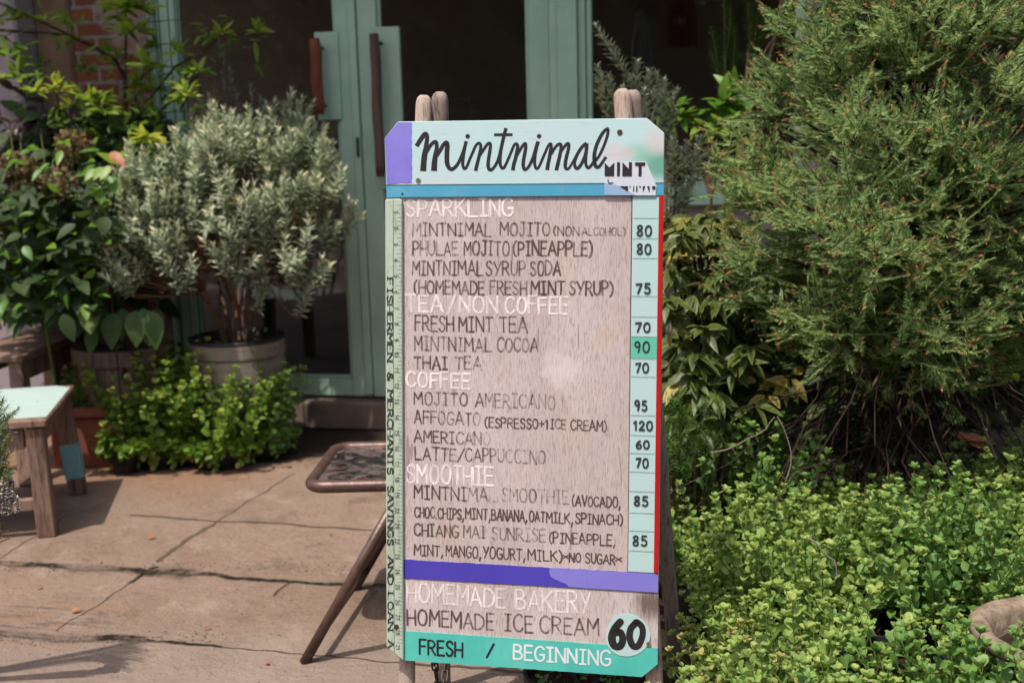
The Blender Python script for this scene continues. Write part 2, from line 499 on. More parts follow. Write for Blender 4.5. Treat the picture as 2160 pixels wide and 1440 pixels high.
# plates and handles
def plate(door, y0, pxs, pys, name='handle_plate'):
    m = MB()
    xs = [WX(p, 150) for p in pxs]; zz = [WZ(760, p) for p in pys]
    m.box(xs[0], xs[1], y0 - .008, y0 + .012, zz[1], zz[0])
    m.build(name, MAT['doorgreen'], door, bevel=.003)
plate(dl, yl, (672, 722), (66, 252))
plate(dr, yr, (797, 849), (61, 400))
def handle(door, y0, px0, px1, py0, py1, mat):
    m = MB()
    x0, x1 = WX(px0, 150), WX(px1, 150); z1, z0 = WZ(760, py0), WZ(760, py1)
    xc = (x0 + x1) / 2
    n = 9
    pts = [Vector((xc + .002 * math.sin(i * 1.3), y0 - .055, z0 + (z1 - z0) * i / (n - 1))) for i in range(n)]
    r = (x1 - x0) / 2
    m.tube(pts, [r * .85] + [r * (1 + .05 * math.sin(i * 2.1)) for i in range(1, n - 1)] + [r * .85], 10)
    m.build('door_handle', mat, door, smooth=True)
    for z in (z0 + .03, z1 - .03):
        q = MB(); q.tube([(xc, y0 - .05, z), (xc + .012, y0 - .012, z)], .006, 6); q.build('handle_bolt', MAT['rust_screw'], door)
handle(dl, yl, 671, 695, 82, 240, MAT['handle'])
handle(dr, yr, 796, 817, 77, 372, MAT['handle2'])
# lock keep on the meeting stile
m = MB()
xk = WX(765, 310); zk = WZ(765, 310)
m.box(xk - .012, xk - .001, yl - .018, yl - .013, zk - .034, zk + .034)
m.build('lock', MAT['wire'], dl, bevel=.002)
# window to the right
fr = MB()
y0, y1 = YW - .02, YW + .03
fr.box(xC1 + .002, xC1 + .02, y0, y1, zs + .05, zTop)
fr.box(xR0, xR1, y0 - .02, y1, zs + .05, zTop)
fr.box(xC1 + .002, xR1 - .003, y0 - .012, y1, zs - .028, zs + .048)
fr.box(xC1 + .02, xR0, y0 + .004, y1, zTop - .1, zTop)
wi = fr.build('window', MAT['doorgreen'], sh, bevel=.003)
g = MB(); g.box(xC1 + .012, xR0 + .004, y0 + .022, y0 + .026, zs + .05, zTop - .1)
g.build('pane', MAT['glass'], wi)
fs = MB()
fs.box(xC1, xR1 - .02, y0 - .05, y0 - .013, zs - .05, zs - .02)
fs.build('sill', MAT['doorgreen'], wi, bevel=.004)
# lintel wall and eave, room behind
m = MB(); m.box(xb0, xR1 + .001, YW - .038, YW + .2, zTop + .002, 3.0); m.build('lintel_wall', MAT['plaster'], sh)
m = MB()
yE = YW - 1.01
for i in range(60):
    x = -4.5 + i * .16
    m.box(x, x + .08, yE, YW + 3.3, 2.74, 2.755)
    m.box(x + .08, x + .16, yE, YW + 3.3, 2.76, 2.775)
m.box(-4.5, 5.1, yE + .02, YW + 3.3, 2.72, 2.735)
m.build('roof', MAT['roof'], sh)
m = MB()
m.box(-4.6, 5.0, YW + 3.0, YW + 3.1, 0, 2.7)  # back wall only; side walls left out to let daylight fill the room
m.build('room_wall', MAT['dark_room'], sh)
m = MB(); m.box(-4.6, 5.0, YW + .21, YW + 3.0, .02, .10); m.build('room_floor', MAT['dark_room'], sh)
# doorstep
m = MB()
m.box(xL0 - .1, xC1 + .02, YW - .07, YW + .06, .004, zB - .012)
MAT['step'] = mat_simple('grimy_step_concrete', srgb(134, 114, 100), .9, .15, 8, .7, .4)
tag(m.build('doorstep', MAT['step'], None, bevel=.008), 'low worn brown step running below the green doors', 'doorstep')

# ------------------------------------------------------------------ things dimly seen through the panes
def crate_in_shop():
    c = W(722, 340, .5)
    t = thing('orange_crate', 'orange box behind the glass of the left door', 'crate', (c.x - .05, c.y, .1))
    m = MB(); x, y, z0, z1 = c.x - .05, c.y, WZ(700, 372, .5), WZ(700, 316, .5)
    m.box(x - .1, x + .1, y - .08, y + .08, z0, z0 + .012)
    for s in (-1, 1):
        m.box(x - .1, x + .1, y + s * .08 - .004, y + s * .08 + .004, z0, z1)
        m.box(x + s * .1 - .004, x + s * .1 + .004, y - .076, y + .076, z0, z1)
    m.build('box', MAT['orange'], t)
    m = MB(); m.box(x - .108, x + .108, y - .088, y + .088, z1 + .001, z1 + .02); m.build('lid', MAT['dark_room'], t, bevel=.004)
    m2 = MB(); m2.box(x - .3, x + .35, y - .16, y + .36, z0 - .03, z0 - .001)
    tb = thing('counter', 'dark wooden counter inside the shop carrying the orange box', 'counter', (x, y, .1))
    for sx in (-.25, .3):
        for sy in (-.12, .3):
            m = MB(); m.box(x + sx - .02, x + sx + .02, y + sy - .02, y + sy + .02, .1, z0 - .03); m.build('leg', MAT['benchwood'], tb)
    m2.build('counter_top', MAT['benchwood'], tb, bevel=.004)
    m3 = MB(); zz = WZ(710, 583, .5); m3.box(x - .28, x + .33, y - .13, y + .33, zz - .012, zz + .012); m3.build('shelf', MAT['planter'], tb)
crate_in_shop()
def cloth(px, py0, py1, wpx, mat, name, label, dy=.7):
    t0, t1 = W(px, py0, dy), W(px, py1, dy)
    wd = wpx / F_PX * 4.9
    m = MB(); n = 14; k = 10
    vs = []; fs = []
    for i in range(k + 1):
        q = i / k
        for j in range(n + 1):
            s = j / n - .5
            wdt = wd * (.35 + .65 * min(1, q * 1.6 + .05))
            vs.append((t0.x + s * wdt, t0.y + .02 * math.sin(j * 1.7 + i * .2) * (.3 + q), t0.z + (t1.z - t0.z) * q))
    for i in range(k):
        for j in range(n): fs.append((i * (n + 1) + j, i * (n + 1) + j + 1, (i + 1) * (n + 1) + j + 1, (i + 1) * (n + 1) + j))
    m.add(vs, fs)
    t = thing(name, label, 'clothes', (t0.x, t0.y, t1.z))
    m.build('cloth', mat, t, smooth=True)
    h = MB(); h.tube([(t0.x - wd * .2, t0.y, t0.z - .01), (t0.x, t0.y, t0.z + .04), (t0.x + wd * .2, t0.y, t0.z - .01)], .004, 5)
    h.build('hanger', MAT['wire'], t)
cloth(1438, -60, 100, 60, MAT['redcloth'], 'hanging_shirt', 'red cloth hanging behind the right hand window')
cloth(1352, 20, 150, 40, MAT['whitecloth'], 'hanging_shirt', 'narrow white cloth hanging behind the right hand window')
c = W(960, 238, .9)
t = thing('wire_rack', 'small white grid rack standing inside behind the right door glass', 'rack', (c.x, c.y, .1))
m = MB()
for i in range(4): m.box(c.x - .12 + i * .06, c.x - .112 + i * .06, c.y, c.y + .008, .1, c.z + .07)
m.build('upright', MAT['whitecloth'], t)
m = MB()
for i in range(4): m.box(c.x - .13, c.x + .1, c.y - .01, c.y - .001, c.z - .1 + i * .05, c.z - .092 + i * .05)
m.build('bar', MAT['whitecloth'], t)

# wire trellis before the left jamb
t = thing('wire_trellis', 'thin dark wire trellis standing in front of the left door jamb', 'trellis', (WX(340, 130), YW - .25, 0))
x0 = WX(318, 130, -.25)
for i in range(4):
    m = MB(); m.tube([(x0 + i * .035, YW - .25, .0), (x0 + i * .035 + .008, YW - .25, 2.0)], .0020, 5); m.build('upright_wire', MAT['wire'], t)
for i in range(14):
    m = MB(); m.tube([(x0 - .015, YW - .2545, .85 + i * .075), (x0 + .125, YW - .2545, .855 + i * .075)], .0017, 5); m.build('cross_wire', MAT['wire'], t)

# ------------------------------------------------------------------ menu sign
def camdir(x, y, z): return (RT * x - UPV * y + FW * z).normalized()
BU = camdir(13430, 270, -2400)
BV = -camdir(-100, 27280, 2400)
BV = (BV - BU * BU.dot(BV)).normalized()
BN = BU.cross(BV)                                       # towards the viewer
BO = P(835, 667, 1.83)
def b3(px, py, d=0.0):
    r = ray(px, py)
    s = (BO - CAM).dot(BN) / r.dot(BN)
    return CAM + r * s + BN * d
def buv(px, py):
    q = b3(px, py) - BO
    return (q.dot(BU), q.dot(BV))
def uv3(u, v, d): return BO + BU * u + BV * v + BN * d

def to_ground(p, q):
    d = (q - p); return p + d * (-p.z / d.z)
fl_top, fl_low = b3(886, 197, -.026), b3(849, 1425, -.026)
fr_top, fr_low = b3(1309, 183, -.026), b3(1377, 1425, -.026)
fl_foot, fr_foot = to_ground(fl_top, fl_low), to_ground(fr_top, fr_low)
sg = thing('menu_sign', 'weathered wooden sandwich board menu sign with mint header, price column and ruler edge', 'sign', ((fl_foot.x + fr_foot.x) / 2, (fl_foot.y + fr_foot.y) / 2 + .15, 0))

def panel(name, pts, d0, d1, mat, bevel=0, rag=None):
    m = MB()
    q = [b3(x, y, d1) for x, y in pts]
    m.prism(list(reversed(q)), BN * (d0 - d1))
    return m.build(name, mat, sg, bevel=bevel)
def mat_board():
    t = NT('weathered_plywood')
    v = t.obj((1, 1, .045))
    g = t.noise(v, 300, 5, .65); g2 = t.noise(t.obj((1, 1, .05)), 620, 3, .65); big = t.noise(t.obj((1, 1, .4)), 8, 4); sp = t.noise(t.obj((1, 1, .12)), 700, 2, .6)
    c = t.mix(t.ramp(big, .35, .65), srgb(176, 161, 158), srgb(188, 174, 172))
    c = t.mix(t.ramp(t.noise(t.obj((1, 1, .6)), 14, 4), .56, .72, 0, .35), c, srgb(180, 152, 128))
    c = t.mix(t.ramp(t.noise(t.obj((1, 1, .5)), 11, 5), .55, .75, 0, .28), c, srgb(198, 186, 184))
    c = t.mix(t.ramp(g, .52, .72, 0, .28), c, srgb(138, 118, 112))
    c = t.mix(t.ramp(g2, .52, .64, 0, .48), c, srgb(124, 104, 97))
    c = t.mix(t.ramp(g2, .44, .34, 0, .22), c, srgb(206, 194, 192))
    # dark stain at the lower right edge
    st = b3(1375, 1272) - sg.location
    dn = t.n('ShaderNodeVectorMath', operation='DISTANCE'); t.l(t.obj(), dn.inputs[0]); dn.inputs[1].default_value = st
    dd = t.math('ADD', dn.outputs['Value'], t.math('MULTIPLY_ADD', g, .05, -.025))
    c = t.mix(t.ramp(dd, .042, .008, 0, .85), c, srgb(84, 66, 54))
    crk = t.noise(t.obj((1, 1, .012)), 90, 2, .5)
    c = t.mix(t.math('MULTIPLY', t.ramp(crk, .685, .70), .45), c, srgb(92, 74, 68))
    sc_p = b3(1185, 778) - sg.location
    d2 = t.n('ShaderNodeVectorMath', operation='DISTANCE'); t.l(t.obj(), d2.inputs[0]); d2.inputs[1].default_value = sc_p
    scf = t.math('ADD', d2.outputs['Value'], t.math('MULTIPLY_ADD', t.noise(t.obj(), 40, 4), .08, -.04))
    c = t.mix(t.ramp(scf, .035, .01, 0, .5), c, srgb(212, 198, 196))
    t.bump(g2, .5, .0015)
    return t.fin(c, .8, .15)
panel('plywood_board', [(816, 292), (840, 258), (1365, 250.5), (1401, 282), (1387, 1399), (1354, 1426), (853, 1391), (820, 1357)], -.012, 0, mat_board())

def mat_header():
    t = NT('mint_header_paint')
    v = t.obj()
    n = t.noise(v, 12, 4); g = t.noise(t.obj((.12, .12, 1)), 220, 3)
    c = t.mix(t.ramp(n, .35, .7, 0, .7), srgb(170, 198, 198), srgb(181, 193, 197))
    c = t.mix(t.ramp(g, .56, .72, 0, .25), c, srgb(140, 158, 155))
    def blob(px, py, r, col, k, sx=1.0):
        nonlocal c
        p = b3(px, py) - sg.location
        mp = t.n('ShaderNodeVectorMath', operation='SUBTRACT'); t.l(v, mp.inputs[0]); mp.inputs[1].default_value = p
        sc_ = t.n('ShaderNodeVectorMath', operation='MULTIPLY'); t.l(mp.outputs[0], sc_.inputs[0]); sc_.inputs[1].default_value = (sx, 1, 1)
        ln = t.n('ShaderNodeVectorMath', operation='LENGTH'); t.l(sc_.outputs[0], ln.inputs[0])
        d = t.math('ADD', ln.outputs['Value'], t.math('MULTIPLY_ADD', n, .02, -.01))
        c = t.mix(t.ramp(d, r, r * .25, 0, k), c, col)
    blob(1392, 345, .036, srgb(92, 148, 128), .95, .75)
    blob(1350, 325, .022, srgb(120, 176, 150), .6, .6)
    blob(1298, 325, .022, srgb(196, 172, 178), .6, .7)
    blob(1332, 326, .012, srgb(196, 172, 178), .5)
    blob(1388, 300, .03, srgb(190, 180, 180), .7)
    t.bump(g, .1, .001)
    return t.fin(c, .55, .3)
hd = mat_header()
panel('header_panel', [(813, 292), (841, 257.5), (1365, 250), (1401.5, 281), (1400.5, 386.5), (816, 391)], .0002, .0045, hd, .0008)
MAT['blue'] = mat_paint('blue_stripe_paint', srgb(68, 144, 174), srgb(92, 160, 184), .55, srgb(120, 140, 150), True, .9, 40, (.66, .74))
MAT['violet'] = mat_paint('violet_paint', srgb(108, 100, 186), srgb(126, 120, 198), .5, None, True, 1.0)
MAT['violet_dark'] = mat_paint('deep_violet_paint', srgb(68, 58, 158), srgb(74, 64, 168), .5, None, True, .5)
MAT['violet_light'] = mat_paint('light_violet_paint', srgb(118, 110, 188), srgb(124, 118, 196), .5, None, True, .5)
MAT['price'] = mat_paint('price_column_paint', srgb(166, 194, 191), srgb(172, 189, 190), .5, None, False, .6)
MAT['pricehi'] = mat_paint('price_highlight_paint', srgb(92, 176, 150), None, .5, None, False, .3)
MAT['red'] = mat_paint('red_edge_paint', srgb(178, 20, 20), srgb(150, 16, 16), .4, srgb(200, 120, 110), False, .6, 60, (.72, .76))
MAT['turq'] = mat_paint('turquoise_paint', srgb(68, 168, 156), srgb(88, 182, 170), .5, srgb(108, 160, 150), True, .9, 40, (.66, .74))
MAT['white'] = mat_paint('white_sticker', srgb(188, 194, 202), srgb(196, 198, 202), .4, None, False, .3)
MAT['stickblue'] = mat_paint('torn_sticker_blue', srgb(130, 160, 190), srgb(170, 176, 206), .5, None, False, 1.0)
MAT['groove'] = mat_simple('dark_gap', srgb(78, 62, 56), .9)
rg = random.Random(3)
# violet corner of the header with a brushed edge
edge = [(870.5 + rg.uniform(-1.3, 1.0), 259 + i * (386 - 259) / 22) for i in range(23)]
panel('violet_corner', [(813.8, 292), (841.6, 258.5)] + edge + [(862, 387 + rg.uniform(-1, 1)), (850, 386), (835, 388), (817.5, 389)], .0046, .0050, MAT['violet'])
def wob(poly, k=.55):
    out = []
    for i in range(len(poly)):
        a_, b_ = poly[i], poly[(i + 1) % len(poly)]
        L_ = math.hypot(b_[0] - a_[0], b_[1] - a_[1]); n_ = max(1, int(L_ / 9))
        out.append(a_)
        for j in range(1, n_):
            q_ = lerp2(a_, b_, j / n_); out.append((q_[0] + (rg.uniform(-k, k) if abs(b_[1] - a_[1]) > abs(b_[0] - a_[0]) else 0), q_[1] + (rg.uniform(-k, k) if abs(b_[0] - a_[0]) > abs(b_[1] - a_[1]) else 0)))
    return out
def lerp2(a, b, t): return (a[0] + (b[0] - a[0]) * t, a[1] + (b[1] - a[1]) * t)
panel('blue_stripe', [(816, 391.6), (1400.5, 387), (1400, 411.8), (817, 416.5)], .0002, .0035, MAT['blue'])
panel('board_gap', [(1332, 413), (1334.6, 413), (1325, 1204), (1323.3, 1204)], .0002, .0006, MAT['groove'])
MAT['tapeline'] = mat_simple('tape_edge', srgb(142, 158, 156), .7)
pc = [(1334.6, 412.8), (1390.2, 412.5), (1379, 1206.5), (1325, 1203.8)]
panel('price_column', pc, .0002, .0016, MAT['price'])
def lerp(a, b, t): return (a[0] + (b[0] - a[0]) * t, a[1] + (b[1] - a[1]) * t)
def colrow(y):
    t0 = (y - 412.8) / (1203.8 - 412.8)
    return lerp(pc[0], pc[3], t0), lerp(pc[1], pc[2], t0)
a, b = colrow(709.5); c, d = colrow(754.5)
panel('price_highlight', [a, b, d, c], .0017, .0021, MAT['pricehi'])
for yy in (459.5, 502.5, 544, 624, 667, 709, 755, 793, 874, 916, 954, 993, 1034, 1079, 1117, 1159):
    a, b = colrow(yy)
    mgl = MB(); mgl.prism([b3(a[0] + 1, a[1] + .8, .0024), b3(b[0] - 1, b[1] + .8, .0024), b3(b[0] - 1, b[1] - .2, .0024), b3(a[0] + 1, a[1] - .2, .0024)], BN * -.0001); mgl.build('tape_edge', MAT['tapeline'], sg)
panel('red_edge', [(1390.8, 412.5), (1400, 412), (1388.6, 1208), (1379.4, 1206.6)], .0002, .0035, MAT['red'], .0006)
panel('violet_stripe', wob([(852, 1179), (1388.4, 1209), (1388, 1248.5), (852, 1218)]), .0002, .0014, MAT['violet_dark'])
lp = [(1160, 1196.6), (1388.4, 1209.2), (1388, 1248.2), (1240, 1239.5), (1200, 1236.5), (1196, 1231), (1183, 1226), (1170, 1220), (1162, 1215), (1159, 1206)]
panel('violet_patch', lp, .0015, .0019, MAT['violet_light'])
panel('footer_panel', wob([(853, 1329), (1387, 1365.5), (1387, 1399), (1354, 1426), (853, 1391)], .4), .0002, .0016, MAT['turq'])
circ = []
for i in range(40):
    tt = 2 * math.pi * i / 40
    k = 1 + .02 * math.sin(3 * tt + 1) + rg.uniform(-.012, .012)
    circ.append((1324 + 47 * k * math.cos(tt), 1337.5 + 45.5 * k * math.sin(tt)))
panel('price_patch', circ, .0018, .0023, MAT['price'])
# sticker
panel('sticker', [(1275.5, 342), (1363, 341), (1385, 392), (1383.2, 412.5), (1276, 412.5)], .0046, .0049, MAT['white'])
panel('torn_sticker_corner', [(1276.3, 386), (1304, 391.5), (1341, 412), (1276.3, 412)], .0050, .0052, MAT['stickblue'])

# ---------- lettering: strokes turned into ribbons lying on the board
class Ink:
    def __init__(s): s.v = []; s.f = []; s.a = []; s.k = 0
    def quadstrip(s, L, R, a, d):
        s.k += 1
        dd = d + .00002 * (s.k % 9)
        o = len(s.v)
        for (l, r, q) in zip(L, R, a):
            s.v += [uv3(l[0], l[1], dd), uv3(r[0], r[1], dd)]; s.a += [q, q]
        for i in range(len(L) - 1): s.f.append((o + 2 * i, o + 2 * i + 1, o + 2 * i + 3, o + 2 * i + 2))
    def poly(s, pts, a, d):
        s.k += 1
        dd = d + .00002 * (s.k % 9)
        o = len(s.v)
        s.v += [uv3(x, y, dd) for x, y in pts]; s.a += [a] * len(pts)
        s.f.append(tuple(range(o, o + len(pts))))
    def ribbon(s, pts, wid, a, d, cap=True):
        n = len(pts)
        if not hasattr(wid, '__len__'): wid = [wid] * n
        if not hasattr(a, '__len__'): a = [a] * n
        L = []; R = []; A = []
        pts = [Vector(p) for p in pts]
        def emit(p, t, w_, q):
            nn = Vector((-t.y, t.x)) * (w_ / 2)
            L.append(p + nn); R.append(p - nn); A.append(q)
        T = [(pts[min(i + 1, n - 1)] - pts[max(i - 1, 0)]).normalized() for i in range(n)]
        if cap:
            for q in (1.0, .85, .5): emit(pts[0] - T[0] * (wid[0] / 2) * q * .8, T[0], wid[0] * math.sqrt(max(0.03, 1 - q * q)), a[0])
        for i in range(n): emit(pts[i], T[i], wid[i], a[i])
        if cap:
            for q in (.5, .85, 1.0): emit(pts[-1] + T[-1] * (wid[-1] / 2) * q * .8, T[-1], wid[-1] * math.sqrt(max(0.03, 1 - q * q)), a[-1])
        s.quadstrip(L, R, A, d)
    def build(s, name, mat):
        m = MB(); m.v = [tuple(x) for x in s.v]; m.f = s.f; m.a = s.a
        return m.build(name, mat, sg, attr='ink')
def catmull(pts, k=6):
    """pts of any dimension"""
    pts = [np.array(p, float) for p in pts]
    out = []
    q = [2 * pts[0] - pts[1]] + pts + [2 * pts[-1] - pts[-2]]
    for i in range(1, len(q) - 2):
        p0, p1, p2, p3 = q[i - 1:i + 3]
        for j in range(k):
            t_ = j / k
            out.append(.5 * (2 * p1 + (p2 - p0) * t_ + (2 * p0 - 5 * p1 + 4 * p2 - p3) * t_ ** 2 + (3 * p1 - p0 - 3 * p2 + p3) * t_ ** 3))
    out.append(pts[-1])
    return out
O_ = [(.3, 1), (.12, .9), (.02, .5), (.1, .12), (.3, 0), (.5, .1), (.6, .5), (.5, .9), (.28, 1)]
FONT = {  # letter: (width, [(kind, points)])  kind L straight, C curved
 'A': (.66, [('L', [(0, 0), (.33, 1), (.66, 0)]), ('L', [(.13, .34), (.54, .34)])]),
 'B': (.56, [('L', [(0, 0), (0, 1)]), ('C', [(0, 1), (.34, .98), (.47, .78), (.36, .58), (0, .53)]), ('C', [(.1, .54), (.42, .48), (.55, .27), (.42, .05), (0, 0)])]),
 'C': (.58, [('C', [(.57, .84), (.45, .98), (.28, .99), (.09, .84), (.01, .5), (.08, .16), (.28, .0), (.47, .04), (.58, .2)])]),
 'D': (.58, [('L', [(0, 0), (0, 1)]), ('C', [(0, 1), (.28, .96), (.53, .74), (.57, .45), (.48, .17), (.26, .02), (0, 0)])]),
 'E': (.50, [('L', [(0, 0), (0, 1)]), ('L', [(0, 1), (.49, 1)]), ('L', [(0, .52), (.42, .53)]), ('L', [(0, 0), (.5, 0)])]),
 'F': (.50, [('L', [(0, 0), (0, 1)]), ('L', [(0, 1), (.5, 1)]), ('L', [(0, .54), (.42, .55)])]),
 'G': (.60, [('C', [(.57, .84), (.45, .98), (.28, .99), (.09, .84), (.01, .5), (.08, .16), (.28, .0), (.47, .04), (.58, .18), (.58, .44)]), ('L', [(.32, .44), (.6, .44)])]),
 'H': (.58, [('L', [(0, 0), (0, 1)]), ('L', [(.57, 0), (.57, 1)]), ('L', [(0, .48), (.57, .49)])]),
 'I': (.42, [('L', [(.21, 0), (.21, 1)]), ('L', [(.02, 1), (.4, 1)]), ('L', [(.02, 0), (.4, 0)])]),
 'J': (.52, [('L', [(.1, 1), (.52, 1)]), ('C', [(.36, 1), (.37, .5), (.36, .14), (.22, .0), (.06, .06), (.02, .2)])]),
 'K': (.58, [('L', [(0, 0), (0, 1)]), ('L', [(.54, 1), (.02, .46)]), ('L', [(.16, .58), (.58, 0)])]),
 'L': (.50, [('L', [(0, 1), (0, 0)]), ('L', [(0, 0), (.5, 0)])]),
 'M': (.66, [('L', [(0, 0), (.03, 1)]), ('L', [(.03, 1), (.33, .42)]), ('L', [(.33, .42), (.63, 1)]), ('L', [(.63, 1), (.66, 0)])]),
 'N': (.58, [('L', [(0, 0), (0, 1)]), ('L', [(0, 1), (.57, 0)]), ('L', [(.57, 0), (.57, 1)])]),
 'O': (.62, [('C', O_)]),
 'P': (.52, [('L', [(0, 0), (0, 1)]), ('C', [(0, 1), (.32, .98), (.5, .78), (.42, .54), (.2, .46), (.02, .47)])]),
 'R': (.56, [('L', [(0, 0), (0, 1)]), ('C', [(0, 1), (.32, .98), (.49, .78), (.4, .57), (.2, .5), (.02, .5)]), ('L', [(.2, .5), (.56, 0)])]),
 'S': (.52, [('C', [(.5, .84), (.38, .98), (.18, .98), (.05, .82), (.12, .62), (.32, .5), (.47, .36), (.47, .14), (.3, .0), (.12, .03), (.02, .18)])]),
 'T': (.56, [('L', [(0, 1), (.56, 1)]), ('L', [(.28, 1), (.28, 0)])]),
 'U': (.56, [('C', [(0, 1), (.0, .5), (.04, .16), (.26, .0), (.48, .14), (.55, .5), (.55, 1)])]),
 'V': (.6, [('L', [(0, 1), (.3, 0)]), ('L', [(.3, 0), (.6, 1)])]),
 'Y': (.58, [('L', [(0, 1), (.28, .46)]), ('L', [(.58, 1), (.18, 0)])]),
 '(': (.26, [('C', [(.26, 1.06), (.08, .8), (.02, .45), (.08, .12), (.24, -.1)])]),
 ')': (.26, [('C', [(.0, 1.06), (.18, .8), (.24, .45), (.18, .12), (.02, -.1)])]),
 ',': (.16, [('L', [(.14, .1), (.02, -.22)])]),
 '.': (.14, [('L', [(.05, .0), (.07, .05)])]),
 '/': (.5, [('L', [(.5, 1.02), (0, -.08)])]),
 '+': (.44, [('L', [(.22, .22), (.22, .78)]), ('L', [(0, .5), (.44, .5)])]),
 '*': (.40, [('L', [(0, .2), (.38, .66)]), ('L', [(.38, .2), (0, .66)])]),
 '&': (.7, [('C', [(.66, .0), (.4, .32), (.14, .74), (.24, .98), (.42, .94), (.42, .72), (.12, .44), (.04, .2), (.2, .0), (.44, .06), (.64, .46)])]),
 '0': (.56, [('C', [(.28, 1), (.1, .88), (.02, .5), (.1, .1), (.28, 0), (.46, .12), (.54, .5), (.46, .9), (.26, 1)])]),
 '1': (.30, [('L', [(0, .76), (.2, 1)]), ('L', [(.2, 1), (.2, 0)])]),
 '2': (.50, [('C', [(.03, .78), (.14, .97), (.34, .97), (.44, .76), (.34, .48), (.02, .02)]), ('L', [(.02, .02), (.5, .02)])]),
 '3': (.50, [('C', [(.04, .88), (.24, 1), (.43, .8), (.3, .56), (.16, .53)]), ('C', [(.2, .54), (.47, .4), (.44, .1), (.22, 0), (.02, .12)])]),
 '4': (.54, [('L', [(.38, 0), (.38, 1)]), ('L', [(.38, 1), (0, .32)]), ('L', [(0, .32), (.54, .32)])]),
 '5': (.50, [('L', [(.46, 1), (.1, 1)]), ('L', [(.1, 1), (.07, .58)]), ('C', [(.07, .58), (.28, .63), (.47, .46), (.46, .16), (.26, 0), (.03, .1)])]),
 '6': (.54, [('C', [(.42, 1), (.2, .8), (.04, .4), (.1, .08), (.3, 0), (.48, .16), (.48, .42), (.3, .54), (.08, .36)])]),
 '7': (.50, [('L', [(.0, .92), (.48, .98)]), ('L', [(.48, .98), (.16, 0)])]),
 '8': (.52, [('C', [(.44, .9), (.26, 1), (.08, .86), (.14, .62), (.38, .42), (.48, .2), (.3, 0), (.08, .08), (.06, .3), (.26, .5), (.44, .72), (.44, .9)])]),
 '9': (.52, [('C', [(.44, .72), (.34, .52), (.12, .54), (.04, .76), (.16, .97), (.36, .95), (.45, .7), (.42, .35), (.34, 0)])]),
}
tr = random.Random(5)
def write(ink, text, x0, x1, yt, yb, wpx, a=(1, 1), d=.0005, rot=False, serif=False, jit=1.0, gap=.17):
    """text between photo columns x0..x1, cap line yt, base line yb at x0 (board pixels); rot: reads downwards along the ruler"""
    if not rot:
        u0, vb = buv(x0, yb); u1, _ = buv(x1, yb); _, vt = buv(x0, yt)
        H = vt - vb; Wd = u1 - u0
        ex, ey, og = Vector((1, 0)), Vector((0, 1)), Vector((u0, vb))
    else:      # x0..x1 run down the image, yt / yb are the columns of cap line and base line
        p = Vector(buv(yb, x0)); q = Vector(buv(yb, x1)); r_ = Vector(buv(yt, x0))
        ex = (q - p).normalized(); ey = (r_ - p).normalized(); H = (r_ - p).length; Wd = (q - p).length; og = p
    adv = []
    x = 0
    for ch in text:
        if ch == ' ': x += .38; continue
        wd = FONT[ch][0] * (1 + .06 * jit * tr.uniform(-1, 1))
        adv.append((ch, x, wd)); x += wd + gap
    tot = x - gap
    sx = Wd / tot
    s_px = (Vector(buv(1101, 800)) - Vector(buv(1100, 800))).length
    wid = wpx * s_px
    for ch, xx, wd in adv:
        q = (xx + wd / 2) / tot
        al = a[0] + (a[1] - a[0]) * q + jit * tr.uniform(-.1, .1)
        ang = jit * tr.uniform(-.035, .035); hs = 1 + jit * tr.uniform(-.05, .05); oy = jit * tr.uniform(-.03, .03)
        ca, sa = math.cos(ang), math.sin(ang)
        def M_(p):
            X = p[0] / FONT[ch][0] * wd if FONT[ch][0] else 0
            lx, ly = (X) * sx, (p[1] * hs + oy) * H
            lx2, ly2 = lx * ca - ly * sa, lx * sa + ly * ca
            r = og + ex * (xx * sx + lx2) + ey * ly2
            return (r.x, r.y)
        for kind, pts in FONT[ch][1]:
            ww = wid * (1 + .18 * jit * tr.uniform(-1, 1))
            aa = al + jit * tr.uniform(-.06, .06)
            if serif and kind == 'L':
                pass
            if kind == 'L':
                for i in range(len(pts) - 1):
                    A_, B_ = M_(pts[i]), M_(pts[i + 1])
                    k = ww
                    if serif:
                        horiz = abs(pts[i][1] - pts[i + 1][1]) < .2
                        k = ww * (.55 if horiz else 1.15)
                    mid = ((A_[0] + B_[0]) / 2, (A_[1] + B_[1]) / 2)
                    ink.ribbon([A_, mid, B_], [k * (1 + .16 * jit * tr.uniform(-1, 1)) for _ in range(3)], [aa, aa + jit * tr.uniform(-.08, .08), aa + jit * tr.uniform(-.08, .08)], d, cap=not serif)
                    if serif and abs(pts[i][1] - pts[i + 1][1]) > .2:
                        for e_ in (pts[i], pts[i + 1]):
                            if e_[1] < .05 or e_[1] > .95:
                                ink.ribbon([M_((e_[0] - .16, min(max(e_[1], .03), .97))), M_((e_[0] + .16, min(max(e_[1], .03), .97)))], ww * .5, aa, d, cap=False)
            else:
                cp = catmull([M_(p) for p in pts], 5)
                ink.ribbon([tuple(c_) for c_ in cp], ww, aa, d, cap=not serif)

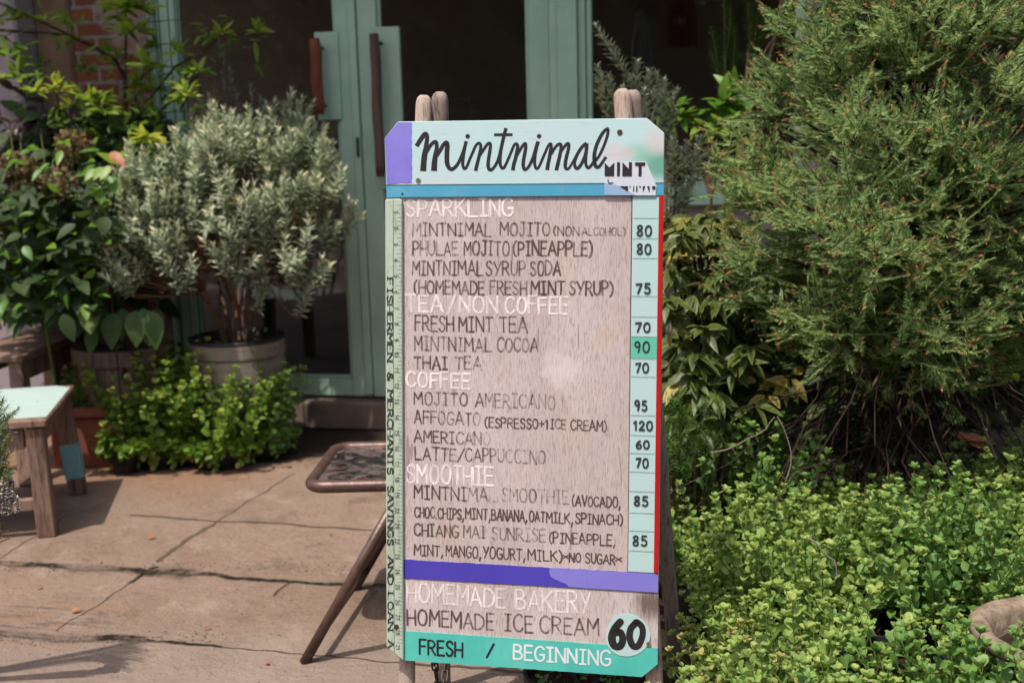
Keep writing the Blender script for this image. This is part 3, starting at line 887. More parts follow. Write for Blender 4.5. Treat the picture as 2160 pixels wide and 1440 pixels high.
MAT['ink_dark'] = mat_ink('worn_dark_lettering', srgb(84, 66, 61))
MAT['ink_white'] = mat_ink('worn_white_lettering', srgb(232, 222, 222))
MAT['ink_black'] = mat_simple('black_brush_paint', srgb(42, 38, 40), .5, .3, 90, .5)
MAT['ink_price'] = mat_simple('charcoal_price_paint', srgb(52, 58, 58), .5, .3, 90, .4)
MAT['ink_white2'] = mat_simple('white_brush_paint', srgb(206, 212, 216), .5, .3, 60, .2)
hw = Ink()
for tx in (('SPARKLING', 858, 1082, 421, 456, 5, (.8, .95)), ('TEA', 857, 934, 623, 657, 5, (.9, .8)), ('/', 945, 960, 624, 658, 4.5, (.7, .7)), ('NON', 970, 1050, 624, 658, 5, (.85, .8)),
           ('COFFEE', 1066, 1197, 626, 660, 5, (.85, .75)), ('COFFEE', 858, 991, 784, 815, 5, (.95, .95)), ('SMOOTHIE', 858, 1040, 979, 1016, 5, (.85, .9)),
           ('HOMEMADE', 859, 1066, 1229, 1268, 5, (.7, .75)), ('BAKERY', 1089, 1245, 1241, 1283, 5, (.85, .8))):
    hw = Ink(); write(hw, *(tx[:6] + ((tx[6][0] - .08, tx[6][1] - .08),))); hw.build('heading_lettering', MAT['ink_white'])
dk = Ink()
LINES = [
 ('MINTNIMAL', 871, 1036, 471, 497, 4, (.55, .62)), ('MOJITO', 1055, 1160, 469, 496, 4, (.62, .60)), ('(NON', 1168, 1221, 478, 496, 3.6, (.55, .5)), ('ALCOHOL)', 1228, 1319, 480, 496, 3.2, (.44, .36)),
 ('PHULAE', 871, 966, 509, 538, 4, (.5, .55)), ('MOJITO', 979, 1074, 509, 538, 4, (.65, .68)), ('(PINEAPPLE)', 1083, 1249, 509, 538, 4.4, (.85, .6)),
 ('MINTNIMAL', 870, 1018, 550, 579, 4, (.62, .62)), ('SYRUP', 1025, 1108, 551, 580, 4, (.55, .68)), ('SODA', 1119, 1182, 551, 580, 4.2, (.66, .68)),
 ('(HOMEMADE', 874, 1021, 592, 619, 4.2, (.62, .66)), ('FRESH', 1034, 1111, 593, 620, 4.2, (.55, .72)), ('MINT', 1120, 1190, 593, 620, 4.5, (.9, .8)), ('SYRUP)', 1201, 1293, 593, 621, 4.2, (.7, .66)),
 ('FRESH', 876, 957, 666, 697, 4.2, (.68, .75)), ('MINT', 968, 1039, 667, 698, 4.2, (.8, .55)), ('TEA', 1055, 1112, 668, 700, 4, (.55, .66)),
 ('MINTNIMAL', 875, 1037, 710, 738, 4, (.45, .55)), ('COCOA', 1049, 1135, 712, 740, 4, (.45, .55)),
 ('THAI', 874, 944, 751, 777, 4.2, (.66, .75)), ('TEA', 960, 1016, 752, 778, 4, (.5, .5)),
 ('MOJITO', 874, 986, 826, 852, 3.8, (.78, .42)), ('AMERICANO', 1003, 1171, 829, 857, 3.6, (.44, .34)),
 ('AFFOGATO', 874, 1013, 866, 892, 4, (.72, .36)), ('(ESPRESSO+1', 1023, 1156, 880, 900, 3.2, (.86, .82)), ('ICE', 1161, 1193, 883, 903, 3.2, (.8, .7)), ('CREAM)', 1204, 1279, 885, 906, 3.2, (.72, .86)),
 ('AMERICANO', 874, 1034, 907, 932, 4, (.75, .38)),
 ('LATTE', 876, 961, 942, 968, 4, (.82, .5)), ('/', 965, 980, 945, 972, 3.8, (.7, .7)), ('CAPPUCCINO', 982, 1150, 944, 971, 3.8, (.62, .3)),
 ('MINTNIMAL', 874, 1047, 1023, 1050, 4, (.85, .3)), ('SMOOTHIE', 1059, 1199, 1029, 1056, 4, (.3, .36)), ('(AVOCADO,', 1207, 1308, 1044, 1065, 3.2, (.88, .9)),
 ('CHOC.CHIPS,', 875, 978, 1068, 1090, 3.3, (1, 1)), ('MINT,', 982, 1034, 1071, 1093, 3.3, (1, 1)), ('BANANA,', 1037, 1111, 1073, 1096, 3.3, (1, 1)), ('OAT', 1116, 1149, 1077, 1098, 3.3, (.95, .95)), ('MILK,', 1153, 1208, 1079, 1101, 3.3, (.9, .95)), ('SPINACH)', 1214, 1313, 1081, 1102, 3.3, (1, .95)),
 ('CHIANG', 874, 967, 1104, 1128, 4, (.75, .6)), ('MAI', 978, 1024, 1108, 1132, 4, (.45, .4)), ('SUNRISE', 1038, 1151, 1110, 1136, 4, (.36, .45)), ('(PINEAPPLE,', 1159, 1297, 1121, 1143, 3.2, (.9, .95)),
 ('MINT,', 874, 934, 1147, 1169, 3.3, (1, 1)), ('MANGO,', 941, 1014, 1149, 1172, 3.3, (1, 1)), ('YOGURT,', 1019, 1107, 1152, 1176, 3.3, (1, 1)), ('MILK)', 1114, 1186, 1158, 1180, 3.3, (1, 1)), ('*', 1188, 1199, 1165, 1179, 3, (1, 1)), ('NO', 1201, 1225, 1165, 1183, 3.4, (1, 1)), ('SUGAR', 1235, 1297, 1166, 1186, 3.5, (1, 1)), ('*', 1298, 1311, 1169, 1185, 3, (1, 1)),
 ('HOMEMADE', 860, 1041, 1283, 1316, 4.4, (.88, .52)), ('ICE', 1064, 1124, 1294, 1329, 4.4, (.62, .72)), ('CREAM', 1139, 1263, 1298, 1332, 4.4, (.4, .62)),
]
for tx in LINES:
    dk = Ink(); write(dk, *(tx[:5] + (tx[5] * .9,) + tx[6:])); dk.build('menu_lettering', MAT['ink_dark'])
pr = Ink()
for s_, x0, x1, a_, b_ in (('80', 1343, 1375, 476, 497), ('80', 1343, 1374, 515, 535), ('75', 1341, 1372, 598, 618), ('70', 1340, 1372, 680, 699), ('90', 1338, 1371, 720, 742), ('70', 1340, 1369, 765, 784), ('95', 1338, 1365, 844, 864), ('120', 1336, 1377, 887, 905),
                           ('60', 1341, 1370, 928, 944), ('70', 1341, 1368, 965, 984), ('85', 1337, 1367, 1045, 1064), ('85', 1334, 1365, 1128, 1148)):
    pr = Ink(); write(pr, s_, x0 + 1, x1 - 1, a_, b_, 3.8, (1, 1), .0027, jit=.4, gap=.24); pr.build('price_lettering', MAT['ink_price'])
ft = Ink()
write(ft, 'FRESH', 886, 976, 1347, 1377, 4.6, (1, 1), .0020, jit=.5); ft.build('footer_lettering', MAT['ink_black'])
ft = Ink(); write(ft, '/', 1027, 1042, 1355, 1382, 4.0, (1, 1), .0020); ft.build('footer_lettering', MAT['ink_black']); ft = Ink()
def pxstroke(ink, pts, k, ox, oy, d, cap=False):
    """traced brush stroke: (x, y, width) in a magnified view of scale k with origin ox, oy"""
    q = catmull(pts, 5)
    s_px = (Vector(buv(1101, 800)) - Vector(buv(1100, 800))).length
    ink.ribbon([buv(ox + p[0] / k, oy + p[1] / k) for p in q], [p[2] / k * s_px for p in q], 1.0, d, cap)
pxstroke(ft, [(1700, 1010, 50), (1660, 1060, 52), (1640, 1120, 55), (1655, 1175, 52), (1695, 1180, 50), (1715, 1135, 48), (1700, 1085, 46), (1665, 1090, 44)], 3.273, 790, 1000, .0027, True)
pxstroke(ft, [(1808, 1015, 46), (1770, 1060, 44), (1762, 1120, 46), (1785, 1178, 46), (1822, 1175, 44), (1850, 1110, 42), (1848, 1050, 42), (1815, 1015, 42), (1800, 1022, 40)], 3.273, 790, 1000, .0027, True)
ft.build('ice_cream_price', MAT['ink_black']); ft = Ink()
# header script, traced
K_, OX, OY = 10.286, 870, 260
S1 = [
 [(105, 505, 95), (190, 370, 100), (250, 285, 105), (302, 245, 108), (335, 310, 92), (325, 420, 95), (310, 540, 110), (280, 700, 125), (262, 850, 128), (248, 1045, 135)],
 [(320, 650, 60), (400, 500, 76), (465, 430, 80), (520, 415, 88), (542, 480, 85), (540, 560, 90), (515, 700, 105), (495, 850, 122), (483, 1040, 132)],
 [(540, 720, 80), (620, 590, 82), (690, 470, 86), (755, 428, 92), (775, 500, 98), (765, 600, 105), (762, 800, 105), (775, 900, 100), (820, 985, 85), (880, 1000, 82), (950, 950, 76), (1015, 860, 72), (1065, 750, 70), (1110, 640, 72), (1150, 520, 75), (1182, 398, 76)],
 [(1150, 540, 74), (1125, 660, 74), (1110, 780, 75), (1105, 900, 70), (1130, 980, 66), (1165, 985, 60), (1200, 930, 60), (1260, 780, 60), (1330, 620, 60), (1390, 490, 60), (1450, 440, 62), (1492, 470, 66), (1495, 540, 70), (1480, 640, 75), (1440, 800, 75), (1405, 940, 76), (1383, 1038, 80)],
 [(1480, 700, 60), (1570, 560, 62), (1640, 462, 66), (1690, 445, 70), (1705, 500, 70), (1690, 620, 75), (1665, 780, 76), (1655, 900, 80), (1670, 990, 75), (1710, 1018, 70), (1770, 975, 66), (1840, 870, 66), (1890, 740, 70), (1930, 580, 72), (1965, 420, 75), (2000, 270, 75), (2042, 115, 76)],
 [(1930, 600, 70), (1915, 760, 70), (1915, 880, 68), (1940, 960, 66), (1980, 980, 64), (2020, 935, 60), (2090, 780, 60), (2160, 615, 60), (2220, 480, 60), (2270, 455, 62), (2295, 510, 70), (2280, 620, 80), (2245, 780, 80), (2210, 900, 80), (2190, 1028, 82)],
 [(1785, 258, 58), (1900, 257, 58), (2050, 256, 60), (2185, 256, 58)],
 [(2270, 720, 60), (2360, 560, 62), (2430, 462, 66), (2466, 460, 70), (2466, 560, 72), (2436, 720, 74), (2415, 860, 75), (2420, 960, 74), (2450, 1008, 66), (2510, 975, 62), (2580, 860, 66), (2650, 690, 75), (2700, 520, 80), (2738, 402, 82)],
 [(2700, 540, 75), (2662, 700, 86), (2660, 860, 70), (2680, 960, 64), (2715, 993, 56), (2760, 940, 58), (2830, 780, 60), (2900, 620, 60), (2960, 490, 60), (3005, 455, 66), (3020, 520, 70), (3005, 620, 80), (2975, 780, 80), (2950, 900, 80), (2933, 1022, 84)],
 [(3020, 680, 60), (3100, 540, 60), (3170, 470, 65), (3218, 460, 66), (3235, 520, 70), (3215, 660, 76), (3180, 820, 80), (3130, 1028, 82)],
 [(3235, 620, 60), (3310, 510, 62), (3370, 450, 65), (3400, 470, 68), (3390, 580, 72), (3350, 740, 75), (3325, 880, 78), (3330, 970, 72), (3370, 1000, 60), (3420, 960, 55), (3490, 840, 50), (3550, 730, 50)],
 [(3790, 440, 70), (3700, 510, 72), (3620, 620, 72), (3550, 760, 72), (3525, 880, 66), (3550, 970, 70), (3600, 980, 74), (3660, 910, 70), (3730, 770, 72), (3780, 600, 72), (3795, 445, 70)],
 [(3785, 470, 70), (3780, 600, 75), (3765, 760, 70), (3770, 890, 65), (3800, 960, 65), (3840, 968, 65), (3900, 900, 65), (3950, 830, 60)],
 [(3950, 840, 70), (4040, 740, 60), (4120, 590, 60), (4190, 420, 62), (4240, 260, 65), (4250, 160, 62), (4230, 132, 65), (4150, 200, 70), (4060, 350, 75), (3990, 520, 78), (3955, 680, 80), (3955, 840, 84), (3980, 930, 80), (4030, 960, 75), (4090, 910, 66), (4150, 820, 60), (4208, 735, 62)],
]
for s_ in S1: pxstroke(ft, s_, K_, OX, OY, .0047)
for cx, cy, r in ((1213, 290, 50), (2758, 288, 49)):
    ft.poly([buv(OX + (cx + r * math.cos(i * .3927)) / K_, OY + (cy - r * math.sin(i * .3927)) / K_) for i in range(16)], 1, .0047)
ft.build('header_lettering', MAT['ink_black']); ft = Ink()
def spx(pts): return [buv(1270 + x / 16, 330 + y / 16) for x, y in reversed(pts)]
for q in ([(98, 215), (255, 380), (98, 670)], [(255, 380), (425, 215), (415, 670), (98, 670)], [(515, 205), (615, 205), (608, 670), (512, 670)], [(700, 205), (910, 430), (690, 670)], [(910, 430), (915, 205), (1018, 205), (1010, 670), (690, 670)],
          [(1125, 210), (1465, 210), (1460, 322), (1120, 322)], [(1240, 320), (1345, 320), (1338, 670), (1235, 670)], [(590, 1010), (885, 1010), (880, 1190)], [(915, 1005), (975, 1005), (970, 1065)], [(1060, 1005), (1092, 1005), (1087, 1195), (1055, 1195)],
          [(1160, 1005), (1202, 1005), (1200, 1195), (1155, 1195)], [(1240, 1010), (1335, 1010), (1290, 1070)], [(1380, 1010), (1470, 1010), (1385, 1195), (1378, 1195)], [(1520, 1010), (1610, 1010), (1608, 1195), (1590, 1195)], [(1695, 1010), (1810, 1010), (1805, 1118), (1700, 1118)]):
    ft.poly(spx(q), 1, .0056)
pxstroke(ft, [(215, 780, 30), (225, 880, 34), (290, 915, 34), (390, 890, 30)], 16, 1270, 330, .0056)
ft.build('sticker_lettering', MAT['ink_black'])
fw = Ink(); write(fw, 'BEGINNING', 1084, 1288, 1358, 1388, 4.6, (1, 1), .0020, jit=.5)
fw.build('footer_lettering', MAT['ink_white2'])

# ---------- old wooden ruler down the left edge
MAT['ruler'] = mat_wood('faded_green_ruler', srgb(158, 172, 150), srgb(116, 118, 98), srgb(168, 182, 166), (1, 1, .06), 120, .6, .5, .2)
rp = [(815, 424), (817, 420.5), (846, 419.5), (850, 423), (853, 1389), (818, 1361)]
def rpanel():
    m = MB(); q = [b3(x, y, .0075) for x, y in rp]
    m.prism(list(reversed(q)), BN * -.0072)
    return m.build('ruler', MAT['ruler'], sg, bevel=.0012)
rul = rpanel()
rk = Ink()
s_px = (Vector(buv(1101, 800)) - Vector(buv(1100, 800))).length
def rline(x0, y0, x1, y1, wpx, a=1.0): rk.ribbon([buv(x0, y0), buv(x1, y1)], wpx * s_px, a, .0078, False)
rline(832, 421, 834.5, 1372, 1.0)
v1 = buv(840, 450.3)[1]; v14 = buv(840, 883.7)[1]; INCH = (v1 - v14) / 13
rk2 = []
for i in range(0, 29 * 8 - 2):
    vv = v1 + INCH - INCH * i / 8
    f = 0 if i % 8 == 0 else (1 if i % 4 == 0 else (2 if i % 2 == 0 else 3))
    uR = buv(849, 450)[0] + (buv(851.5, 1380)[0] - buv(849, 450)[0]) * (i / 230)
    ln = (15.5, 10, 7, 4.5)[f] * s_px
    if i < 3 or f == 3: continue
    rk.ribbon([(uR - ln, vv), (uR - (.0 if f else 2 * s_px), vv)], (.9 if f == 0 else .7) * s_px, .8, .0078, False)
for n_ in range(1, 30):
    vv = v1 + INCH - INCH * n_
    q = uv3(0, vv, 0)
    # find the photo row of this inch mark, then letter the number just above it, turned to read downwards
    uu = buv(840, 800)[0]
    p = uv3(uu, vv, 0) - CAM
    px = CW / 2 + F_PX * p.dot(RT) / p.dot(FW); py = CH / 2 - F_PX * p.dot(UPV) / p.dot(FW)
    s_ = str(n_)
    write(rk, s_, py - (5.5 if len(s_) == 1 else 11), py - 1.5, px + 3.5, px - 4.5, 1.3, (.9, .9), .0078, rot=True, jit=.3)
for s_, y0, y1 in (('FISHERMEN', 587, 761), ('&', 784, 803), ('MERCHANTS', 822, 998), ('SAVINGS', 1022, 1147), ('AND', 1170, 1229), ('LOAN', 1247, 1325), ('A', 1347, 1362)):
    sh_ = (y0 - 420) / 950 * 2
    write(rk, s_, y0, y1, 830.5 + sh_, 819.5 + sh_, 3.4, (.9, .9), .0078, rot=True, serif=True, jit=.25, gap=.13)
MAT['ink_ruler'] = mat_ink('faded_ruler_print', srgb(44, 48, 42))
o = rk.build('ruler_print', MAT['ink_ruler'])

# screws
def screw(px, py, r, d, mat):
    c = b3(px, py, d); m = MB()
    for rr, h in ((r, .0008),):
        pts = [c + BU * (r * math.cos(i * .3927)) + BV * (r * math.sin(i * .3927)) + BN * .0008 for i in range(16)]
        m.prism(pts, BN * -.0009)
    m2 = MB()
    m2.prism([c + BU * x * r + BV * y * r + BN * .0010 for x, y in ((-.6, -.1), (.6, -.1), (.6, .1), (-.6, .1))], BN * -.0001)
    m2.prism([c + BU * x * r + BV * y * r + BN * .00115 for x, y in ((-.1, -.6), (.1, -.6), (.1, .6), (-.1, .6))], BN * -.0001)
    o = m.build('screw', mat, sg)
    m2.build('screw_slot', MAT['groove'], o)
screw(884, 381, .0042, .0047, MAT['screw'])
screw(1308, 280, .0042, .0047, MAT['rust_screw'])
screw(839, 1318, .0042, .0076, MAT['rust_screw'])
screw(1368.5, 1356, .0038, .0025, MAT['screw_brass'])
screw(850, 409, .0016, .0036, MAT['rust_screw'])

# posts and legs
def post(name, top, foot, wd, dp, mat):
    m = MB()
    d = (foot - top).normalized(); L = (foot - top).length
    pts = []; rad = []
    for s_, k in ((0, .45), (.003, .72), (.008, .92), (.016, 1.0)): pts.append(top + d * s_); rad.append(k * wd / 2)
    n = 14
    for i in range(1, n + 1):
        q = top + d * (.016 + (L - .016) * i / n)
        pts.append(q + BU * (.0012 * math.sin(i * 1.9 + wd * 900))); rad.append(wd / 2 * (1 + .03 * math.sin(i * 2.7)))
    m.tube(pts, rad, 12, sq=BU)
    m.build(name, mat, sg, smooth=True)
post('front_leg', fl_top, fl_foot, .0255, .025, MAT['oldwood'])
post('front_leg', fr_top, fr_foot, .0275, .025, MAT['oldwood'])
rl_top, rr_top = b3(918, 189, -.030), b3(1330, 184, -.036)
rl_foot, rr_foot = G(936, 1452), G(1428, 1452)
post('rear_leg', rl_top, rl_foot, .0265, .025, MAT['legwood'])
post('rear_leg', rr_top, rr_foot, .0265, .025, MAT['legwood'])
m = MB(); m.beam(b3(862, 1300, -.026), b3(1366, 1330, -.026), BV, .03, .02); m.build('cross_bar', MAT['legwood'], sg, bevel=.003)
m = MB()
a, b = rl_foot + (rl_top - rl_foot) * .30, rr_foot + (rr_top - rr_foot) * .30
m.beam(a, b, (0, 0, 1), .03, .018); m.build('cross_bar', MAT['legwood'], sg, bevel=.003)
# chain between front and rear frames, hanging
ca, cb = b3(897, 1372, -.045), rl_foot + (rl_top - rl_foot) * .21 + Vector((.012, -.018, 0))
m = MB(); NL = 17
pth = []
for i in range(201):
    q = i / 200
    pth.append(ca.lerp(cb, q) - Vector((0, 0, .60 * q * (1 - q))))
cum = [0]
for i in range(200): cum.append(cum[-1] + (pth[i + 1] - pth[i]).length)
def at_len(s_):
    for i in range(200):
        if cum[i + 1] >= s_: return pth[i].lerp(pth[i + 1], (s_ - cum[i]) / (cum[i + 1] - cum[i]))
    return pth[-1]
NL = max(3, int(cum[-1] / .0165))
for i in range(NL):
    p0, p1 = at_len(cum[-1] * i / NL), at_len(cum[-1] * (i + 1) / NL)
    c, d = (p0 + p1) / 2, (p1 - p0).normalized()
    u = d.cross(Vector((0, 0, 1)) if abs(d.z) < .9 else BU).normalized()
    if i % 2: u = d.cross(u)
    Lh, Wh = (p1 - p0).length * .62, .0052
    ring = [c + d * (Lh * (math.cos(k_) * .45 + (.55 if math.cos(k_) > .01 else (-.55 if math.cos(k_) < -.01 else 0)))) + u * Wh * math.sin(k_) for k_ in [2 * math.pi * j / 14 for j in range(15)]]
    m.tube(ring, .0018, 6, cap=False)
m.build('chain', MAT['chain'], sg, smooth=True)

# ------------------------------------------------------------------ folding stool behind the sign
f1 = G(642, 1396); f2 = G(748, 1243)
hS = .355
c1 = G(652, 1012, hS); c2 = G(745, 935, hS)
ax = R0.copy()                                         # along the width
back = (f2 - f1); back.z = 0; back.normalize()
stool = thing('folding_stool', 'low bronze metal folding stool with a dark glossy top behind the menu sign', 'stool', (c1.x + .15, c1.y + .15, 0))
wS, dS = .36, .30
def rrect(o, w_, d_, r, h, n=6):
    pts = []
    for cx, cy, a0 in ((r, r, math.pi), (w_ - r, r, 1.5 * math.pi), (w_ - r, d_ - r, 0), (r, d_ - r, .5 * math.pi)):
        for i in range(n + 1):
            a_ = a0 + i * math.pi / 2 / n
            pts.append(o + ax * (cx + r * math.cos(a_)) + bk * (cy + r * math.sin(a_)) + Vector((0, 0, h)))
    return pts
bk = (c2 - c1); bk.z = 0
bk = (bk + back * .0); bk.normalize()
bk = (bk - ax * (bk.dot(ax) * .75)).normalized()
o0 = Vector((c1.x, c1.y, 0)) - bk * .01
m = MB(); rim = rrect(o0, wS, dS, .035, hS - .012)
m.tube(rim + rim[:2], .0135, 10, cap=False)
m.build('rim', MAT['stoolmetal'], stool, smooth=True)
def mat_top():
    t = NT('dark_glossy_patterned_top')
    n = t.noise(t.obj((1, 1, 1)), 22, 5, .6, 1.2); n2 = t.noise(t.obj(), 55, 3)
    c = t.mix(t.ramp(n, .42, .58), srgb(26, 24, 28), srgb(92, 80, 76))
    c = t.mix(t.ramp(n2, .62, .68, 0, .6), c, srgb(120, 62, 44))
    t.bump(n, .35, .006)
    return t.fin(c, .12, .6)
m = MB(); inner = rrect(o0 + ax * .012 + bk * .012, wS - .024, dS - .024, .025, hS - .008)
m.prism(inner, Vector((0, 0, -.01)))
m.build('seat', mat_top(), stool)
lr = .0110
for ft_, off in ((f1, .02), (f2, dS - .02)):
    m = MB()
    b_ = Vector((ft_.x, ft_.y, 0))
    tp = o0 + ax * (wS - .06) + bk * off + Vector((0, 0, hS - .02))
    b_ = Vector((b_.x, b_.y, .0))
    tp = b_ + ax * .20 + bk * (.0) + Vector((0, 0, hS - .02)) + (back * .0)
    m.tube([b_, b_.lerp(tp, .5), tp], lr, 10)
    m.build('leg', MAT['stoolmetal'], stool, smooth=True)
    m = MB()
    b2 = b_ + ax * .40 + bk * (.028 if off < .1 else -.028)
    t2 = b_ + ax * .24 + bk * (.028 if off < .1 else -.028) + Vector((0, 0, hS - .02))
    m.tube([b2, t2], lr, 10)
    m.build('leg', MAT['stoolmetal'], stool, smooth=True)
m = MB(); m.tube([Vector((f1.x, f1.y, .05)) + ax * .03 , Vector((f2.x, f2.y, .05)) + ax * .03], .007, 8); m.build('stretcher', MAT['stoolmetal'], stool, smooth=True)

# ------------------------------------------------------------------ benches at the left
hB = .335
FRt, BRt = G(97, 884, hB), G(157, 811, hB)
dv = (BRt - FRt); dB = dv.length; dv.normalize()
lv = Vector((-dv.y, dv.x, 0))
if lv.x > 0: lv = -lv
lv = (lv + Vector((-.0, .0, 0))).normalized()
bench = thing('bench', 'weathered wooden bench with a pale mint painted seat and one teal banded leg', 'bench', tuple(Vector((FRt.x, FRt.y, 0)) + lv * .3 + dv * dB / 2))
m = MB(); LB = .62
q = [FRt, BRt, BRt + lv * LB, FRt + lv * LB]
m.prism(list(q), Vector((0, 0, -.022))); m.build('seat', MAT['benchwood'], bench, bevel=.004)
m = MB()
i_ = .006
q = [FRt + dv * .030 + lv * .004, FRt + dv * (dB * .9) + lv * i_, BRt - dv * .004 + lv * .05, BRt - dv * .004 + lv * (LB - i_), FRt + dv * .022 + lv * (LB - i_)]
m.prism([p + Vector((0, 0, .0012)) for p in q], Vector((0, 0, -.001))); m.build('painted_top', MAT['mintpaint'], bench)
fFR, fBR = G(102, 1128), G(166, 1040)
def bleg(top, foot, name='leg'):
    m = MB(); m.beam(foot, top, lv, .05, .046, .92); return m.build(name, MAT['benchwood'], bench, bevel=.004)
zt = Vector((0, 0, -.024))
tFR = FRt + zt + lv * .035 + dv * .03; tBR = BRt + zt + lv * .035 - dv * .03
bleg(tFR, fFR); lb = bleg(tBR, fBR)
off = lv * (LB - .07)
bleg(tFR + off, fFR + lv * (LB + .0)); bleg(tBR + off, fBR + lv * (LB + .0))
m = MB(); a, b = fBR.lerp(tBR, .17), fBR.lerp(tBR, .52); m.beam(a, b, lv, .0525, .0485); m.build('teal_band', MAT['tealpaint'], lb, bevel=.002)
m = MB(); m.beam(tFR + lv * .03 + Vector((0, 0, -.03)), tFR + off + Vector((0, 0, -.03)), dv, .024, .058); m.build('apron', MAT['benchwood'], bench, bevel=.003)
m = MB(); m.beam(tBR + lv * .03 + Vector((0, 0, -.03)), tBR + off + Vector((0, 0, -.03)), dv, .024, .058); m.build('apron', MAT['benchwood'], bench, bevel=.003)
m = MB(); m.beam(tFR + dv * .03 + Vector((0, 0, -.03)), tBR - dv * .03 + Vector((0, 0, -.03)), lv, .024, .058); m.build('apron', MAT['benchwood'], bench, bevel=.003)
sF, sB = fFR.lerp(tFR, .30), fBR.lerp(tBR, .30)
m = MB(); m.beam(sF + lv * .02, sF + lv * (LB - .03), dv, .022, .034); m.build('stretcher', MAT['benchwood'], bench, bevel=.003)
# second, taller bench behind
h2 = .41
cR, cF = G(92, 684, h2), G(-40, 728, h2)
d2 = (cF - cR).normalized(); n2 = Vector((-d2.y, d2.x, 0))
if n2.y < 0: n2 = -n2
b2 = thing('bench', 'taller bare brown wooden bench behind the mint topped bench', 'bench', tuple(Vector((cR.x, cR.y, 0)) + d2 * .25 + n2 * .12))
m = MB(); q = [cR, cR + n2 * .24, cR + n2 * .24 + d2 * .6, cR + d2 * .6]
m.prism(list(q), Vector((0, 0, -.024))); m.build('seat', MAT['benchwood'], b2, bevel=.004)
for a_, e_ in ((.03, .03), (.03, .21), (.57, .03), (.57, .21)):
    m = MB(); tp = cR + d2 * a_ + n2 * e_ + Vector((0, 0, -.025))
    ft_ = Vector((tp.x, tp.y, 0)) + d2 * (-.06 if a_ < .3 else .06) + n2 * (-.03 if e_ < .1 else .03)
    m.beam(ft_, tp, d2, .052, .05, .9); m.build('leg', MAT['benchwood'], b2, bevel=.004)
for e_ in (.03, .21):
    m = MB(); tp = cR + n2 * e_ + Vector((0, 0, -.058)); m.beam(tp + d2 * .06, tp + d2 * .55, n2, .024, .06); m.build('apron', MAT['benchwood'], b2, bevel=.003)

#@@PLANTS
# ------------------------------------------------------------------ plants
def unit(a): return a / np.maximum(np.linalg.norm(a, axis=-1, keepdims=True), 1e-9)
OV_T = np.array([0] + [x for x in (.09, .24, .42, .62, .82) for _ in range(3)] + [1.0])
OV_S = np.array([0] + [y for x in (.26, .46, .5, .42, .23) for y in (-x, 0, x)] + [0])
OV_E = np.array([0] + [1, 0, 1] * 5 + [1.0])
OV_F = [(0, 2, 1), (0, 3, 2)] + [f for i in range(1, 13, 3) for f in ((i, i + 1, i + 4, i + 3), (i + 1, i + 2, i + 5, i + 4))] + [(13, 14, 16), (14, 15, 16)]
ND_T = np.array([0, .45, 1.0, .45]); ND_S = np.array([0, -.5, 0, .5]); ND_E = np.zeros(4)
ND_F = [(0, 3, 2, 1)]
LN_T = np.array([0, .4, .4, .4, 1.0]); LN_S = np.array([0, -.5, 0, .5, 0]); LN_E = np.array([0, 1, 0, 1, 1.0])
LN_F = [(0, 2, 1), (0, 3, 2), (1, 2, 4), (2, 3, 4)]
RD_T = np.array([0, .25, .25, .25, .62, .62, .62, .9, .9, 1.0]); RD_S = np.array([0, -.42, 0, .42, -.5, 0, .5, -.28, .28, 0]); RD_E = np.array([0, 1, 0, 1, 1, 0, 1, 1, 1, 1.0])
RD_F = [(0, 2, 1), (0, 3, 2), (1, 2, 5, 4), (2, 3, 6, 5), (4, 5, 9, 7), (5, 6, 8, 9)]
TPL = {'rd': (RD_T, RD_S, RD_E, RD_F), 'ov': (OV_T, OV_S, OV_E, OV_F), 'nd': (ND_T, ND_S, ND_E, ND_F), 'ln': (LN_T, LN_S, LN_E, LN_F)}
